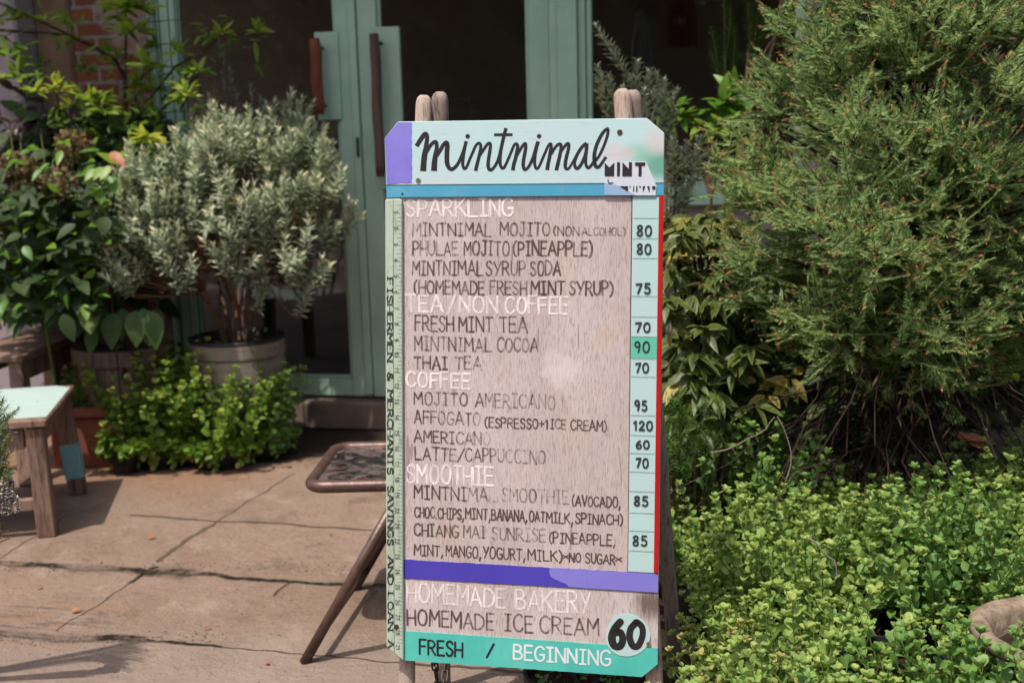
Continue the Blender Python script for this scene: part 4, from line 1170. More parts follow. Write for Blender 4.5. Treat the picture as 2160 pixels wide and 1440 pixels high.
class Fol:
    def __init__(s): s.V = []; s.L = []; s.T = []; s.var = []; s.tip = []; s.edge = []; s.n = 0
    def leaves(s, P_, D_, N_, L_, W_, kind='ov', fold=.15, droop=.15, var=None, tip=None):
        P_ = np.asarray(P_, float); k = len(P_)
        if not k: return
        D_ = unit(np.asarray(D_, float)); N_ = np.asarray(N_, float)
        N_ = unit(N_ - D_ * np.sum(N_ * D_, 1, keepdims=True) + 1e-6)
        S_ = np.cross(D_, N_)
        L_ = np.broadcast_to(np.asarray(L_, float), (k,)); W_ = np.broadcast_to(np.asarray(W_, float), (k,))
        fold = np.broadcast_to(np.asarray(fold, float), (k,)); droop = np.broadcast_to(np.asarray(droop, float), (k,))
        t, sd, ed, F = TPL[kind]
        m = len(t)
        V = (P_[:, None] + D_[:, None] * (t[None, :, None] * L_[:, None, None]) + S_[:, None] * (sd[None, :, None] * W_[:, None, None])
             + N_[:, None] * ((np.abs(sd)[None] * W_[:, None] * fold[:, None] * 2 - (t ** 2)[None] * L_[:, None] * droop[:, None])[..., None]))
        s.V.append(V.reshape(-1, 3))
        for f in F:
            idx = s.n + np.arange(k)[:, None] * m + np.array(f)[None]
            s.L.append((idx.reshape(-1), len(f), k))
        s.n += k * m
        va = NR.random(k) if var is None else np.broadcast_to(np.asarray(var, float), (k,))
        tp = np.zeros(k) if tip is None else np.broadcast_to(np.asarray(tip, float), (k,))
        s.var.append(np.repeat(va, m)); s.tip.append(np.repeat(tp, m)); s.edge.append(np.tile(ed, k))
    def build(s, name, mat, parent):
        off = np.array(parent_world(parent))
        V = np.concatenate(s.V) - off
        me = bpy.data.meshes.new(name)
        me.vertices.add(len(V)); me.vertices.foreach_set('co', V.astype(np.float32).ravel())
        li = np.concatenate([a for a, _, _ in s.L]); tot = np.concatenate([np.full(k, n) for _, n, k in s.L])
        st = np.concatenate([[0], np.cumsum(tot)[:-1]])
        me.loops.add(len(li)); me.loops.foreach_set('vertex_index', li.astype(np.int32))
        me.polygons.add(len(tot)); me.polygons.foreach_set('loop_start', st.astype(np.int32)); me.polygons.foreach_set('loop_total', tot.astype(np.int32))
        me.polygons.foreach_set('use_smooth', np.ones(len(tot), bool))
        for nm, dat in (('var', s.var), ('tip', s.tip), ('edge', s.edge)):
            me.attributes.new(nm, 'FLOAT', 'POINT').data.foreach_set('value', np.concatenate(dat).astype(np.float32))
        me.update(calc_edges=True)
        return link(name, me, mat, parent)
def rv(n): return unit(NR.normal(size=(n, 3)))
def A3(v): return np.array((v.x, v.y, v.z))
def shoot(fol, stem, p0, p1, bend, n, L, Wd, kind, out=.8, spread=1.0, start=.1, rad=.0015, var=(0, 1), tipn=0, fold=.15, droop=.15, taper=.5, whorl=2, twist=2.4, rough_n=0.0):
    """one leafy shoot from p0 to p1: leaves in pairs (whorl) up the axis"""
    p0, p1 = np.asarray(p0, float), np.asarray(p1, float)
    ax_ = p1 - p0; Ln = np.linalg.norm(ax_)
    mid = (p0 + p1) / 2 + np.asarray(bend, float)
    def pt(t): return ((1 - t) ** 2)[:, None] * p0 + (2 * t * (1 - t))[:, None] * mid + (t ** 2)[:, None] * p1
    if stem is not None:
        q = pt(np.linspace(0, 1, 5)); stem.tube([Vector(x) for x in q], [rad * (1 - .12 * i) for i in range(5)], 4, cap=False)
    t = np.linspace(start, 1, n)
    B = pt(t); T = unit(pt(np.minimum(t + .02, 1.02)) - pt(t - .02))
    a = unit(np.cross(T, np.array([.3, .2, 1.0]) + 1e-3)); b = np.cross(T, a)
    for w_ in range(whorl):
        th = np.arange(n) * twist + w_ * 2 * math.pi / whorl + NR.normal(size=n) * .25
        R = a * np.cos(th)[:, None] + b * np.sin(th)[:, None]
        o = out * (1 - taper * t) + NR.normal(size=n) * .12
        D = unit(R * spread * np.maximum(o, .1)[:, None] + T * (1.15 - np.clip(o, 0, 1))[:, None])
        Nn = unit(T - D * np.sum(T * D, 1, keepdims=True) + NR.normal(size=(n, 3)) * .15)
        sz = (1 - .45 * np.abs(t * 1.6 - .7)) * (1 + NR.normal(size=n) * .12)
        tp = np.clip((t - (1 - tipn)) / max(tipn, 1e-6), 0, 1) if tipn else None
        fol.leaves(B, D, unit(Nn + NR.normal(size=(n, 3)) * rough_n), L * sz, Wd * sz, kind, fold, droop, NR.uniform(var[0], var[1], n), tp)

LM = {
 'silver': mat_leaf('silver_grey_leaf', srgb(154, 168, 142), srgb(198, 204, 172), srgb(212, 206, 172), .3, .7, .15),
 'silver_dull': mat_leaf('dull_grey_leaf', srgb(112, 120, 106), srgb(150, 154, 136), srgb(156, 154, 140), .2, .8, .1),
 'conifer': mat_leaf('fine_needle_green', srgb(122, 154, 98), srgb(182, 200, 128), srgb(208, 142, 106), .5, .55, .25),
 'mint': mat_leaf('mint_leaf', srgb(116, 148, 74), srgb(156, 180, 93), srgb(168, 180, 100), .42, .5, .35),
 'mint_dark': mat_leaf('dark_mint_leaf', srgb(94, 134, 68), srgb(132, 164, 84), srgb(150, 172, 92), .4, .5, .35),
 'mint_yellow': mat_leaf('yellow_green_mint_leaf', srgb(84, 122, 40), srgb(134, 162, 62), srgb(170, 176, 84), .42, .5, .3),
 'mint_pale': mat_leaf('pale_lime_mint_leaf', srgb(128, 146, 76), srgb(168, 180, 104), None, .3, .55, .3),
 'whorl': mat_leaf('yellow_green_lance_leaf', srgb(88, 124, 40), srgb(158, 176, 56), srgb(226, 206, 76), .5, .42, .4),
 'dark': mat_leaf('dark_broad_leaf', srgb(38, 56, 28), srgb(66, 86, 38), srgb(128, 140, 66), .2, .55, .25),
 'broad': mat_leaf('broad_green_leaf', srgb(54, 82, 42), srgb(112, 130, 68), None, .28, .5, .3),
 'maroon': mat_leaf('dark_maroon_leaf', srgb(44, 34, 36), srgb(66, 46, 46), None, .15, .4, .4),
 'croton': mat_leaf('variegated_leaf', srgb(38, 56, 28), srgb(70, 88, 38), srgb(186, 166, 84), .22, .45, .35, srgb(94, 102, 46)),
 'croton_gold': mat_leaf('golden_variegated_leaf', srgb(120, 122, 48), srgb(182, 160, 84), None, .3, .5, .3, srgb(190, 172, 100)),
 'bright': mat_leaf('bright_green_leaf', srgb(76, 124, 34), srgb(138, 164, 54), srgb(170, 180, 70), .45, .42, .4),
 'fern': mat_leaf('feathery_green_leaf', srgb(62, 100, 44), srgb(92, 128, 56), None, .35, .6, .2),
 'hydr': mat_leaf('dried_flower_petal', srgb(104, 80, 62), srgb(122, 110, 78), srgb(120, 66, 52), .2, .8, .1),
 'rosemary': mat_leaf('rosemary_needle', srgb(70, 96, 50), srgb(112, 126, 70), srgb(110, 108, 130), .2, .55, .3),
}
def pot_mesh(m, c, r0, r1, h, lip=.008, thick=.006):
    m.lathe(c, [(r0, 0), (r0 + (r1 - r0) * .85, h * .85), (r1, h * .86), (r1 + lip, h * .87), (r1 + lip, h), (r1 - thick + lip, h), (r1 - thick, h - .03), (.001, h - .035)], 28)

# ---- grey-leaved shrub in its planter, left of the sign
c = P(505, 790, 3.86)
gpos = Vector((c.x, c.y, 0))
t = thing('silver_shrub', 'silver grey leaved shrub in a whitewashed banded planter left of the menu sign', 'shrub', gpos)
m = MB(); zr = P(505, 705, 3.86).z; r1 = .156
prof = [(r1 * .86, .0), (r1 * .93, zr * .3), (r1 * .95, zr * .32), (r1 * .97, zr * .60), (r1 * .955, zr * .62), (r1, zr * .66), (r1, zr * .82), (r1 * .985, zr * .84), (r1 * 1.02, zr * .86), (r1 * 1.02, zr - .012)]
m.lathe(gpos, prof, 36); m.build('planter', MAT['planter'], t, smooth=False)
m = MB(); m.lathe(gpos, [(r1 * 1.02, zr - .0115), (r1 * 1.03, zr), (r1 * .95, zr + .002), (r1 * .93, zr - .05)], 36); m.build('rim', MAT['pot_black'], t, smooth=True)
m = MB(); m.lathe(gpos, [(r1 * .94, zr - .03), (r1 * .5, zr - .022), (.001, zr - .02)], 24, .1); m.build('soil', MAT['soil'], t)
fo = Fol(); st = MB()
base = Vector((gpos.x, gpos.y, zr - .03))
tops = []
def inside(px, py):
    # rough crown outline in photo space, used only to pick where shoots end
    return True
cr = random.Random(21)
outline = [(165, 440, 235, .0), (250, 400, 120, 0), (330, 330, 90, 0)]
ends = []
for i in range(235):
    # points over the surface and inside of a wide dome
    th = cr.uniform(0, 2 * math.pi); ph = math.acos(cr.uniform(-.25, 1))
    r = cr.uniform(.62, 1.0) ** .6
    x = math.sin(ph) * math.cos(th) * r; y = math.sin(ph) * math.sin(th) * r; z = math.cos(ph) * r
    cx = P(458, 450, 3.72)
    lean = -.05 * (1 - z)
    e = cx + R0 * (x * .42 - .02) * (1 + .13 * math.sin(7 * x + 5 * z)) + Vector((0, 0, 1)) * (z * .375 - .02 + .075 * x) + Vector((-R0.y, R0.x, 0)) * (y * .30)
    ends.append((e, Vector((x, y, z))))
for px, py, z in ((735, 440, 3.4), (742, 425, 3.42), (715, 470, 3.4), (680, 545, 3.36), (655, 600, 3.36), (165, 455, 3.35), (190, 480, 3.35), (215, 500, 3.32), (280, 510, 3.3), (610, 195, 3.5), (640, 210, 3.5), (660, 260, 3.46), (345, 300, 3.42), (690, 300, 3.4), (625, 220, 3.46), (585, 215, 3.5), (640, 250, 3.42), (670, 340, 3.35), (175, 420, 3.4), (200, 440, 3.35), (240, 470, 3.3), (185, 400, 3.45), (230, 380, 3.4), (265, 350, 3.4), (300, 330, 3.4), (440, 205, 3.5), (400, 235, 3.46),
                  (700, 450, 3.38), (640, 540, 3.3), (670, 560, 3.36), (560, 545, 3.3), (520, 520, 3.25), (480, 490, 3.22), (600, 500, 3.26), (250, 500, 3.3), (560, 590, 3.34), (430, 300, 3.3), (500, 260, 3.35), (560, 300, 3.3), (600, 380, 3.25), (520, 390, 3.2), (440, 420, 3.2), (330, 420, 3.25), (300, 450, 3.25)):
    e = P(px, py, z + .27); cx = P(472, 480, 3.74)
    v = e - cx
    ends.append((e, (R0 * v.dot(R0) + Vector((0, 0, v.z)) + Vector((-R0.y, R0.x, 0)) * v.dot(Vector((-R0.y, R0.x, 0)))).normalized()))
limbs = []
for i in range(15):
    th = i * 2.4; rr = cr.uniform(.3, 1)
    top = base + Vector((math.cos(th) * .16 * rr, math.sin(th) * .16 * rr, cr.uniform(.16, .26)))
    b0 = base + Vector((math.cos(th) * .04, math.sin(th) * .04, 0))
    mid_ = b0.lerp(top, .5) + Vector((cr.uniform(-.03, .03), cr.uniform(-.03, .03), cr.uniform(-.02, .01)))
    st.tube([b0, mid_, top], [.006, .005, .004], 6, cap=False)
    limbs.append((top, mid_))
for e, dv_ in ends:
    q = min(limbs, key=lambda l: (l[0] - e).length + cr.uniform(0, .05))[0]
    wv = (e - q)
    Ls = cr.uniform(.10, .16)
    ud = (wv.normalized() * .6 + Vector((0, 0, .8)) + R0 * cr.uniform(-.35, .35)).normalized()
    p0 = e - ud * Ls
    st.tube([q, q.lerp(p0, .5) + Vector((0, 0, -.015)), p0], [.0032, .0026, .002], 5, cap=False)
    for j in range(2 if e.z > base.z + .2 else 1):
        dd = (ud + Vector((cr.uniform(-.5, .5), cr.uniform(-.5, .5), cr.uniform(-.2, .3))) * (.0 if j == 0 else 1)).normalized()
        pp = p0 + Vector((cr.uniform(-.01, .01), cr.uniform(-.01, .01), 0))
        shoot(fo, st, A3(pp), A3(pp + dd * Ls), (cr.uniform(-.01, .01), 0, -.005), 16, .040, .0125, 'ln', .9, 1, .08, .0014, (0, 1), .12, .2, .1, .55, 2, 1.9)
fo.build('foliage', LM['silver'], t); st.build('stem', MAT['stem_brown'], t, smooth=True)

# ---- mint plants: a few different ones, then copies
def mint_plant(name, label, cat, pos, R, H, ns, L, mat, group=None, pot=True, hp=.12, sizes=(.75, 1.1), stemmat='stem_green', loose=.7, potmat='pot_black', trail=0):
    t = thing(name, label, cat, pos, group)
    pos = Vector(pos)
    if pot:
        m = MB(); pot_mesh(m, pos, R * .52, R * .66, hp); m.build('pot', MAT[potmat], t, smooth=False)
        m = MB(); m.lathe(pos, [(R * .64, hp - .018), (.001, hp - .012)], 20, .1); m.build('soil', MAT['soil'], t)
    fo = Fol(); st = MB()
    for i in range(ns):
        th = rnd.uniform(0, 2 * math.pi); q = math.sqrt(rnd.random())
        b = pos + Vector((math.cos(th) * R * .5 * q, math.sin(th) * R * .5 * q, (hp - .02) if pot else 0))
        h = H * rnd.uniform(.55, 1.0) * (1 - .3 * q)
        e = b + Vector((math.cos(th) * R * q * loose, math.sin(th) * R * q * loose, h)) + Vector((rnd.uniform(-.02, .02), rnd.uniform(-.02, .02), 0))
        n = max(4, int(h / (L * .72)))
        shoot(fo, st, A3(b), A3(e), (rnd.uniform(-.015, .015), rnd.uniform(-.015, .015), .0), n, L * rnd.uniform(*sizes), L * .78 * rnd.uniform(*sizes), 'rd', .74, 1, .12, .0013, (0, 1), .1, .18, .14, .28, 2, 1.57, .38)
        k = 4; pe = np.repeat(A3(e)[None], k, 0)
        ths = np.arange(k) * 1.57 + rnd.random() * 3
        D = np.stack([np.cos(ths), np.sin(ths), NR.uniform(.7, 2.0, k)], 1)
        fo.leaves(pe, D, np.tile([0, 0, 1.0], (k, 1)), L * .58, L * .40, 'rd', .25, .1, NR.uniform(.3, 1, k), .12)
    for i in range(trail):
        th = rnd.uniform(math.pi * .9, math.pi * 2.1)
        o_ = Vector((math.cos(th), math.sin(th), 0))
        b = pos + o_ * R * .6 + Vector((0, 0, hp + .02)); e = pos + o_ * R * rnd.uniform(.6, .8) + Vector((0, 0, rnd.uniform(.015, .09)))
        shoot(fo, st, A3(b), A3(e), (o_.x * .04, o_.y * .04, .03), 8, L * rnd.uniform(*sizes), L * .78 * rnd.uniform(*sizes), 'rd', .74, 1, .1, .0013, (0, 1), .1, .18, .14, .28, 2, 1.57, .4)
    fo.build('foliage', mat, t); st.build('stem', MAT[stemmat], t)
    return t
def dup(root, loc, rz, label, group=None, s=1.0):
    r = root.copy(); COL.objects.link(r); r.location = loc; r.rotation_euler = (0, 0, rz); r.scale = (s, s, s)
    r['label'] = label
    if group: r['group'] = group
    for ch in root.children:
        k = ch.copy(); COL.objects.link(k); k.parent = r
    return r
def floor_at(x, z):
    """ground point x metres right of the picture's middle line at camera depth z"""
    p = CAM + RT * x + FW * z
    return Vector((p.x, p.y, 0)) if False else Vector((R0 * x + Vector((-R0.y, R0.x, 0)) * z)) * 1.0
BEDLAB = 'leafy green mint plant in a black pot in the dense mint bed'
protos = []
LM['mint_old'] = mat_leaf('yellowing_mint_leaf', srgb(112, 136, 74), srgb(166, 170, 98), srgb(176, 160, 96), .4, .55, .3)
LM['mint_deep'] = mat_leaf('deep_mint_leaf', srgb(80, 120, 56), srgb(118, 152, 70), srgb(120, 150, 84), .36, .5, .35)
kinds = [('mint', .15, .24, 86, .0225), ('mint', .14, .19, 96, .0195), ('mint_deep', .15, .26, 62, .028), ('mint_dark', .14, .28, 76, .0235), ('mint_old', .15, .17, 92, .0175), ('mint', .15, .24, 56, .029)]
spots = []
rows = ((1.50, .40, .80, 4, .85), (1.68, .38, .88, 5, .9), (1.86, .41, .98, 5, .95), (2.06, .43, 1.08, 6, 1.0), (2.28, .39, 1.2, 6, 1.0), (2.5, .38, .66, 3, 1.12), (2.46, .80, 1.22, 3, .72), (2.72, .40, .66, 2, 1.2))
for z, xa, xb, n, sc_ in rows:
    for i in range(n):
        spots.append((xa + (xb - xa) * i / max(1, n - 1) + rnd.uniform(-.03, .03), z + rnd.uniform(-.05, .05), sc_ * rnd.uniform(.72, 1.25)))
for i, (x, z, s_) in enumerate(spots):
    k = rnd.randrange(6) if i >= 6 else i
    if z > 2.2 and k in (1, 4): k = 3
    p = floor_at(x, z); p.z = .006
    if i < 6:
        a_ = kinds[i]
        t = mint_plant('mint_plant', BEDLAB, 'mint', p, a_[1], a_[2], a_[3], a_[4], LM[a_[0]], 'mint plants in the bed')
        protos.append(t)
    else:
        if (abs(x - .88) < .24 and z < 1.80) or (abs(x - .61) < .1 and z < 1.85) or (abs(x - .45) < .09 and z < 1.6): continue
        if rnd.random() < .15 and x > .62: continue
        dup(protos[k], p, rnd.uniform(0, 6.28), BEDLAB, 'mint plants in the bed', s_)
# individual mints that stand out
p = floor_at(.46, 1.57); p.z = .006
mint_plant('mint_plant', 'pale lime mint with round leaves at the bottom edge of the mint bed', 'mint', p, .085, .17, 22, .026, LM['mint_pale'], None, True, .12)
p = floor_at(1.13, 2.33); p.z = .006
mint_plant('mint_plant', 'small leaved mint in a wide black pot at the right edge of the bed', 'mint', p, .15, .27, 60, .019, LM['mint'], None, True, .20)
for px_, z_, lab in ((1890, 1.76, 'black pot with only a few mint sprigs left of the stone bowl'), (1745, 1.60, 'black pot with thin mint at the bottom edge left of the stone bowl')):
    q_ = P(px_, 1330, z_); q_.z = .006
    mint_plant('mint_plant', lab, 'mint', q_, .11, .10, 9, .022, LM['mint_dark'], None, True, .23)
# stone bowl with mint
p = P(2238, 1322, 1.78); zb = P(2238, 1326, 1.78).z
t = thing('stone_bowl_planter', 'weathered stone bowl planter with mint inside at the bottom right corner', 'planter', (p.x, p.y, .006))
pos = Vector((p.x, p.y, 0))
m = MB(); m.lathe(pos, [(.05, .006), (.065, zb * .35), (.080, zb * .7), (.100, zb - .040), (.118, zb - .030), (.132, zb - .018), (.134, zb - .004), (.126, zb), (.106, zb - .004), (.098, zb - .014), (.094, zb - .06)], 64, .02, 3)
m.build('bowl', MAT['stone'], t, smooth=True)
m = MB(); m.lathe(pos, [(.096, zb - .045), (.001, zb - .04)], 20); m.build('soil', MAT['soil'], t)
fo = Fol(); st = MB()
for i in range(26):
    th = rnd.uniform(0, 6.28); q = rnd.random() ** .5
    b = pos + Vector((math.cos(th) * .07 * q, math.sin(th) * .07 * q, zb - .045)); e = b + Vector((math.cos(th) * .03 * q, math.sin(th) * .03 * q, rnd.uniform(.03, .075)))
    shoot(fo, st, A3(b), A3(e), (0, 0, 0), 5, .017, .012, 'ov', .95, 1, .2, .001, (0, 1), 0, .18, .12, .3, 2, 1.57)
fo.build('foliage', LM['mint_dark'], t); st.build('stem', MAT['stem_green'], t)

# ---- mint group at the left, in a terracotta trough and dark pots
def leftmint(px, py, z, R, H, ns, L, mat, label, pot=None, hp=.075):
    p = P(px, py, z); p.z = 0
    return mint_plant('mint_plant', label, 'mint', p, R, H, ns, L, mat, None, pot is not None, hp, potmat=pot or 'pot_black', trail=int(R * 170))
leftmint(345, 900, 3.80, .20, .42, 100, .036, LM['mint_yellow'], 'bright yellow green mint in front of the whitewashed planter', 'pot_black')
leftmint(465, 890, 3.76, .18, .36, 88, .034, LM['mint_yellow'], 'bushy mint between the yellow green mint and the green doors', 'pot_black')
leftmint(550, 880, 3.84, .14, .35, 62, .032, LM['mint_dark'], 'deep green mint nearest to the left door', 'pot_black')
leftmint(258, 905, 3.68, .07, .19, 10, .036, LM['mint_yellow'], 'sparse trailing mint spilling beside the terracotta trough', 'pot_black', .06)
p = P(205, 880, 3.82); p.z = 0
t = thing('terracotta_trough', 'terracotta trough of dark green mint behind the mint topped bench', 'planter', p)
m = MB(); zt_ = P(205, 848, 3.82).z
dx_, dy_ = Vector((.13, .025, 0)), Vector((-.02, .08, 0))
q = [p - dx_ - dy_, p + dx_ - dy_, p + dx_ + dy_, p - dx_ + dy_]
m.prism([v + Vector((0, 0, zt_ - .03)) for v in q], Vector((0, 0, -(zt_ - .03))))
m.build('trough', MAT['terracotta'], t, bevel=.006)
m = MB(); q2 = [p + (v - p) * 1.07 for v in q]
for i in range(4):
    a_, b_ = q2[i], q2[(i + 1) % 4]
    m.beam(a_ + Vector((0, 0, zt_ - .012)), b_ + Vector((0, 0, zt_ - .012)), (0, 0, 1), .034, .016)
m.build('rim', MAT['terracotta'], t, bevel=.004)
fo = Fol(); st = MB()
for i in range(60):
    b = p + dx_ * rnd.uniform(-.9, .9) + dy_ * rnd.uniform(-.9, .9); b.z = zt_ - .03
    e = b + Vector((rnd.uniform(-.05, .05), rnd.uniform(-.05, .05), rnd.uniform(.06, .17)))
    shoot(fo, st, A3(b), A3(e), (0, 0, 0), 6, .028, .02, 'ov', .95, 1, .15, .0013, (0, 1), 0, .18, .12, .3, 2, 1.57)
fo.build('foliage', LM['mint_dark'], t); st.build('stem', MAT['stem_green'], t)

# ---- broad-leaved plant behind, in a wide brown pot
def single_leaves(fol, lst, z0, mat=None):
    for px, py, qx, qy, z, wr, var, facing in lst:
        a_, b_ = P(px, py, z), P(qx, qy, z - .03)
        d_ = b_ - a_; L = d_.length
        n_ = (CAM - a_).normalized() * facing + Vector((0, 0, 1)) * (1 - abs(facing) * .5) + Vector((rnd.uniform(-.3, .3), 0, 0))
        fol.leaves([A3(a_)], [A3(d_)], [A3(n_)], L, L * wr, 'ov', rnd.uniform(.02, .18), rnd.uniform(.05, .25), var, 0)
p = P(265, 790, 3.85); p.z = 0
t = thing('broad_leaf_plant', 'plant with large drooping oval leaves in a wide brown pot behind the mint', 'plant', p)
m = MB(); zt_ = P(265, 722, 3.85).z; pot_mesh(m, p, .13, .155, zt_, .012); m.build('pot', MAT['benchwood'], t)
fo = Fol(); st = MB()
trunk_top = P(190, 470, 3.75)
st.tube([Vector((p.x, p.y, zt_ - .04)), P(230, 620, 3.8), trunk_top, P(210, 300, 3.8)], [.009, .008, .006, .004], 6)
BL = [(185, 530, 235, 570, 3.7, .55, .55, .8), (190, 490, 228, 575, 3.6, .55, .7, .8), (150, 500, 165, 575, 3.65, .5, .4, .8), (235, 545, 300, 555, 3.65, .42, .25, .6), (185, 640, 192, 705, 3.5, .62, 1.0, .6), (130, 625, 85, 675, 3.55, .4, .7, .6),
      (165, 600, 195, 660, 3.62, .5, .3, .8), (210, 600, 240, 635, 3.7, .4, .2, .7), (300, 650, 315, 725, 3.6, .55, .25, .8), (260, 650, 255, 720, 3.62, .5, .12, .8), (225, 655, 215, 715, 3.65, .5, .1, .8), (330, 650, 335, 700, 3.7, .5, .15, .8), (285, 655, 290, 728, 3.58, .6, .3, .8), (320, 655, 330, 735, 3.6, .5, .2, .8), (240, 660, 232, 735, 3.58, .55, .2, .8), (195, 690, 190, 745, 3.6, .5, .2, .8),
      (60, 505, 110, 530, 3.6, .5, .6, .5), (120, 530, 150, 560, 3.6, .5, .5, .6), (85, 590, 120, 600, 3.6, .5, .75, .5), (40, 560, 10, 600, 3.6, .55, .3, .6), (20, 470, -20, 520, 3.6, .5, .3, .6), (100, 470, 60, 520, 3.65, .5, .3, .7)]
single_leaves(fo, BL, 0)
for i in range(170):
    a_ = P(rnd.uniform(-30, 250), rnd.uniform(410, 680), rnd.uniform(3.65, 3.95))
    d_ = Vector((rnd.uniform(-1, 1), rnd.uniform(-1, .2), rnd.uniform(-1, .4))).normalized()
    fo.leaves([A3(a_)], [A3(d_)], [A3(Vector((rnd.uniform(-.4, .4), -.7, .7)))], rnd.uniform(.05, .09), rnd.uniform(.025, .045), 'ov', .12, .2, rnd.uniform(0, .5), 0)
    st.tube([trunk_top.lerp(P(200, 560, 3.8), rnd.random()), a_], [.003, .0015], 4, cap=False)
fo.build('foliage', LM['broad'], t); st.build('stem', MAT['stem_dark'], t, smooth=True)

# ---- dark big-leaved shrub against the brick
p = P(225, 800, 4.02); p.z = 0
t = thing('dark_leaf_shrub', 'shrub with very dark wide leaves growing against the brick wall', 'shrub', p)
fo = Fol(); st = MB()
st.tube([p, P(235, 560, 4.0), P(225, 260, 3.95)], [.012, .009, .005], 6)
DL = [(185, 240, 275, 285, 3.9, .55, .3, .5), (215, 255, 245, 330, 3.85, .5, .1, .7), (260, 290, 330, 360, 3.85, .6, .5, .7), (150, 270, 205, 320, 3.85, .5, .2, .6), (330, 260, 350, 350, 3.9, .55, .4, .7), (360, 270, 310, 340, 3.9, .5, .6, .7),
      (170, 345, 245, 410, 3.75, .6, .35, .7), (250, 350, 175, 375, 3.75, .45, .6, .6), (120, 250, 60, 290, 3.85, .5, .15, .6), (90, 290, 150, 340, 3.8, .5, .3, .7), (70, 340, 130, 380, 3.75, .5, .25, .7), (260, 400, 300, 470, 3.8, .5, .25, .7), (130, 390, 190, 440, 3.75, .5, .25, .7)]
single_leaves(fo, DL, 0)
for i in range(430):
    a_ = P(rnd.uniform(-40, 350), rnd.uniform(235, 640), rnd.uniform(3.75, 4.1))
    d_ = Vector((rnd.uniform(-1, 1), rnd.uniform(-1, .2), rnd.uniform(-1, .4))).normalized()
    fo.leaves([A3(a_)], [A3(d_)], [A3(Vector((rnd.uniform(-.4, .4), -.7, .7)))], rnd.uniform(.07, .12), rnd.uniform(.04, .06), 'ov', .12, .2, rnd.uniform(0, .5), 0)
    st.tube([p.lerp(P(225, 300, 3.97), rnd.uniform(.5, 1)), a_], [.003, .0015], 4, cap=False)
fo.build('foliage', LM['dark'], t); st.build('stem', MAT['stem_dark'], t, smooth=True)
# striped leaf with a browned tip
p = P(215, 380, 3.5)
t = thing('striped_leaf_plant', 'plant with one curled striped leaf browned at its tip, left of the silver shrub', 'plant', (p.x, p.y, 0))
fo = Fol(); st = MB()
st.tube([(p.x, p.y, 0), P(225, 520, 3.55), P(250, 350, 3.5)], [.004, .003, .002], 6)
SL = [(255, 350, 205, 318, 3.45, .5, 1, .5), (250, 345, 262, 318, 3.45, .9, 1, .6), (232, 350, 210, 378, 3.42, .5, 1, .7), (215, 352, 196, 378, 3.42, .5, .8, .7), (200, 355, 178, 380, 3.42, .5, .7, .7), (230, 372, 250, 410, 3.45, .55, .2, .7), (200, 390, 215, 430, 3.45, .5, .2, .7)]
single_leaves(fo, SL, 0); fo.build('foliage', LM['bright'], t)
f2 = Fol(); single_leaves(f2, [(232, 322, 262, 345, 3.42, .5, .5, .8)], 0); f2.build('browned_leaf', MAT['dry'], t)
st.build('stem', MAT['stem_dark'], t)

# ---- dried hydrangea-like flower heads
p = P(110, 640, 3.5); p.z = 0
t = thing('faded_flower_shrub', 'shrub with faded brown flower heads and yellow green stems at the left edge', 'shrub', p)
fo = Fol(); st = MB(); f3 = Fol()
for px, py, r in ((60, 400, .045), (125, 385, .055), (150, 300, .045), (30, 345, .04), (140, 330, .035), (15, 470, .045), (65, 355, .035), (95, 410, .04), (175, 310, .03)):
    c_ = P(px, py, 3.55 + rnd.uniform(-.08, .08)); n = int(3000 * r)
    d = rv(n); pp = A3(c_) + d * r * NR.uniform(.75, 1.05, n)[:, None] * np.array([1, 1, .8])
    f3.leaves(pp, unit(d + rv(n) * 1.2), d, .016, .013, 'ov', .1, .1, NR.random(n), (NR.random(n) > .82) * .7)
    st.tube([P(90, 640, 3.66), P(px + rnd.uniform(-20, 30), 500, 3.62), c_], [.0028, .0024, .002], 5)
for px, py in ((40, 280), (85, 270), (128, 250), (20, 260)):
    c_ = P(px, py, 3.75)
    st.tube([P(90, 640, 3.66), P(px + 20, 430, 3.66), c_], [.0028, .0024, .0018], 5)
st.tube([p, P(90, 640, 3.66)], [.006, .005], 6)
for i in range(330):
    a_ = P(rnd.uniform(-40, 225), rnd.uniform(390, 670), rnd.uniform(3.42, 3.7))
    d_ = Vector((rnd.uniform(-1, 1), rnd.uniform(-1, .2), rnd.uniform(-.6, .6))).normalized()
    fo.leaves([A3(a_)], [A3(d_)], [A3(Vector((rnd.uniform(-.4, .4), -.5, .8)))], rnd.uniform(.05, .10), rnd.uniform(.03, .055), 'ov', .12, .2, rnd.uniform(.0, .5), 0)
f3.build('flower_head', LM['hydr'], t); fo.build('foliage', LM['dark'], t)
fo = Fol()
for i in range(95):
    a_ = P(rnd.uniform(-40, 235), rnd.uniform(300, 660), rnd.uniform(3.40, 3.62)); d_ = Vector((rnd.uniform(-1, 1), rnd.uniform(-1, .2), rnd.uniform(-.7, .5))).normalized()
    fo.leaves([A3(a_)], [A3(d_)], [A3(Vector((rnd.uniform(-.4, .4), -.5, .8)))], rnd.uniform(.03, .065), rnd.uniform(.016, .03), 'ov', .12, .2, rnd.uniform(0, .55), 0)
fo.build('young_leaves', LM['bright'], t)
st.build('stem', MAT['stem_olive'], t)
f4 = Fol()
for i in range(34):
    a_ = P(rnd.gauss(60, 40), rnd.gauss(270, 28), rnd.uniform(3.75, 3.9)); d_ = Vector((rnd.uniform(-1, 1), rnd.uniform(-1, .2), rnd.uniform(-.6, .5))).normalized()
    f4.leaves([A3(a_)], [A3(d_)], [A3(Vector((rnd.uniform(-.4, .4), -.5, .8)))], rnd.uniform(.05, .08), rnd.uniform(.03, .045), 'ov', .12, .2, rnd.random(), 0)
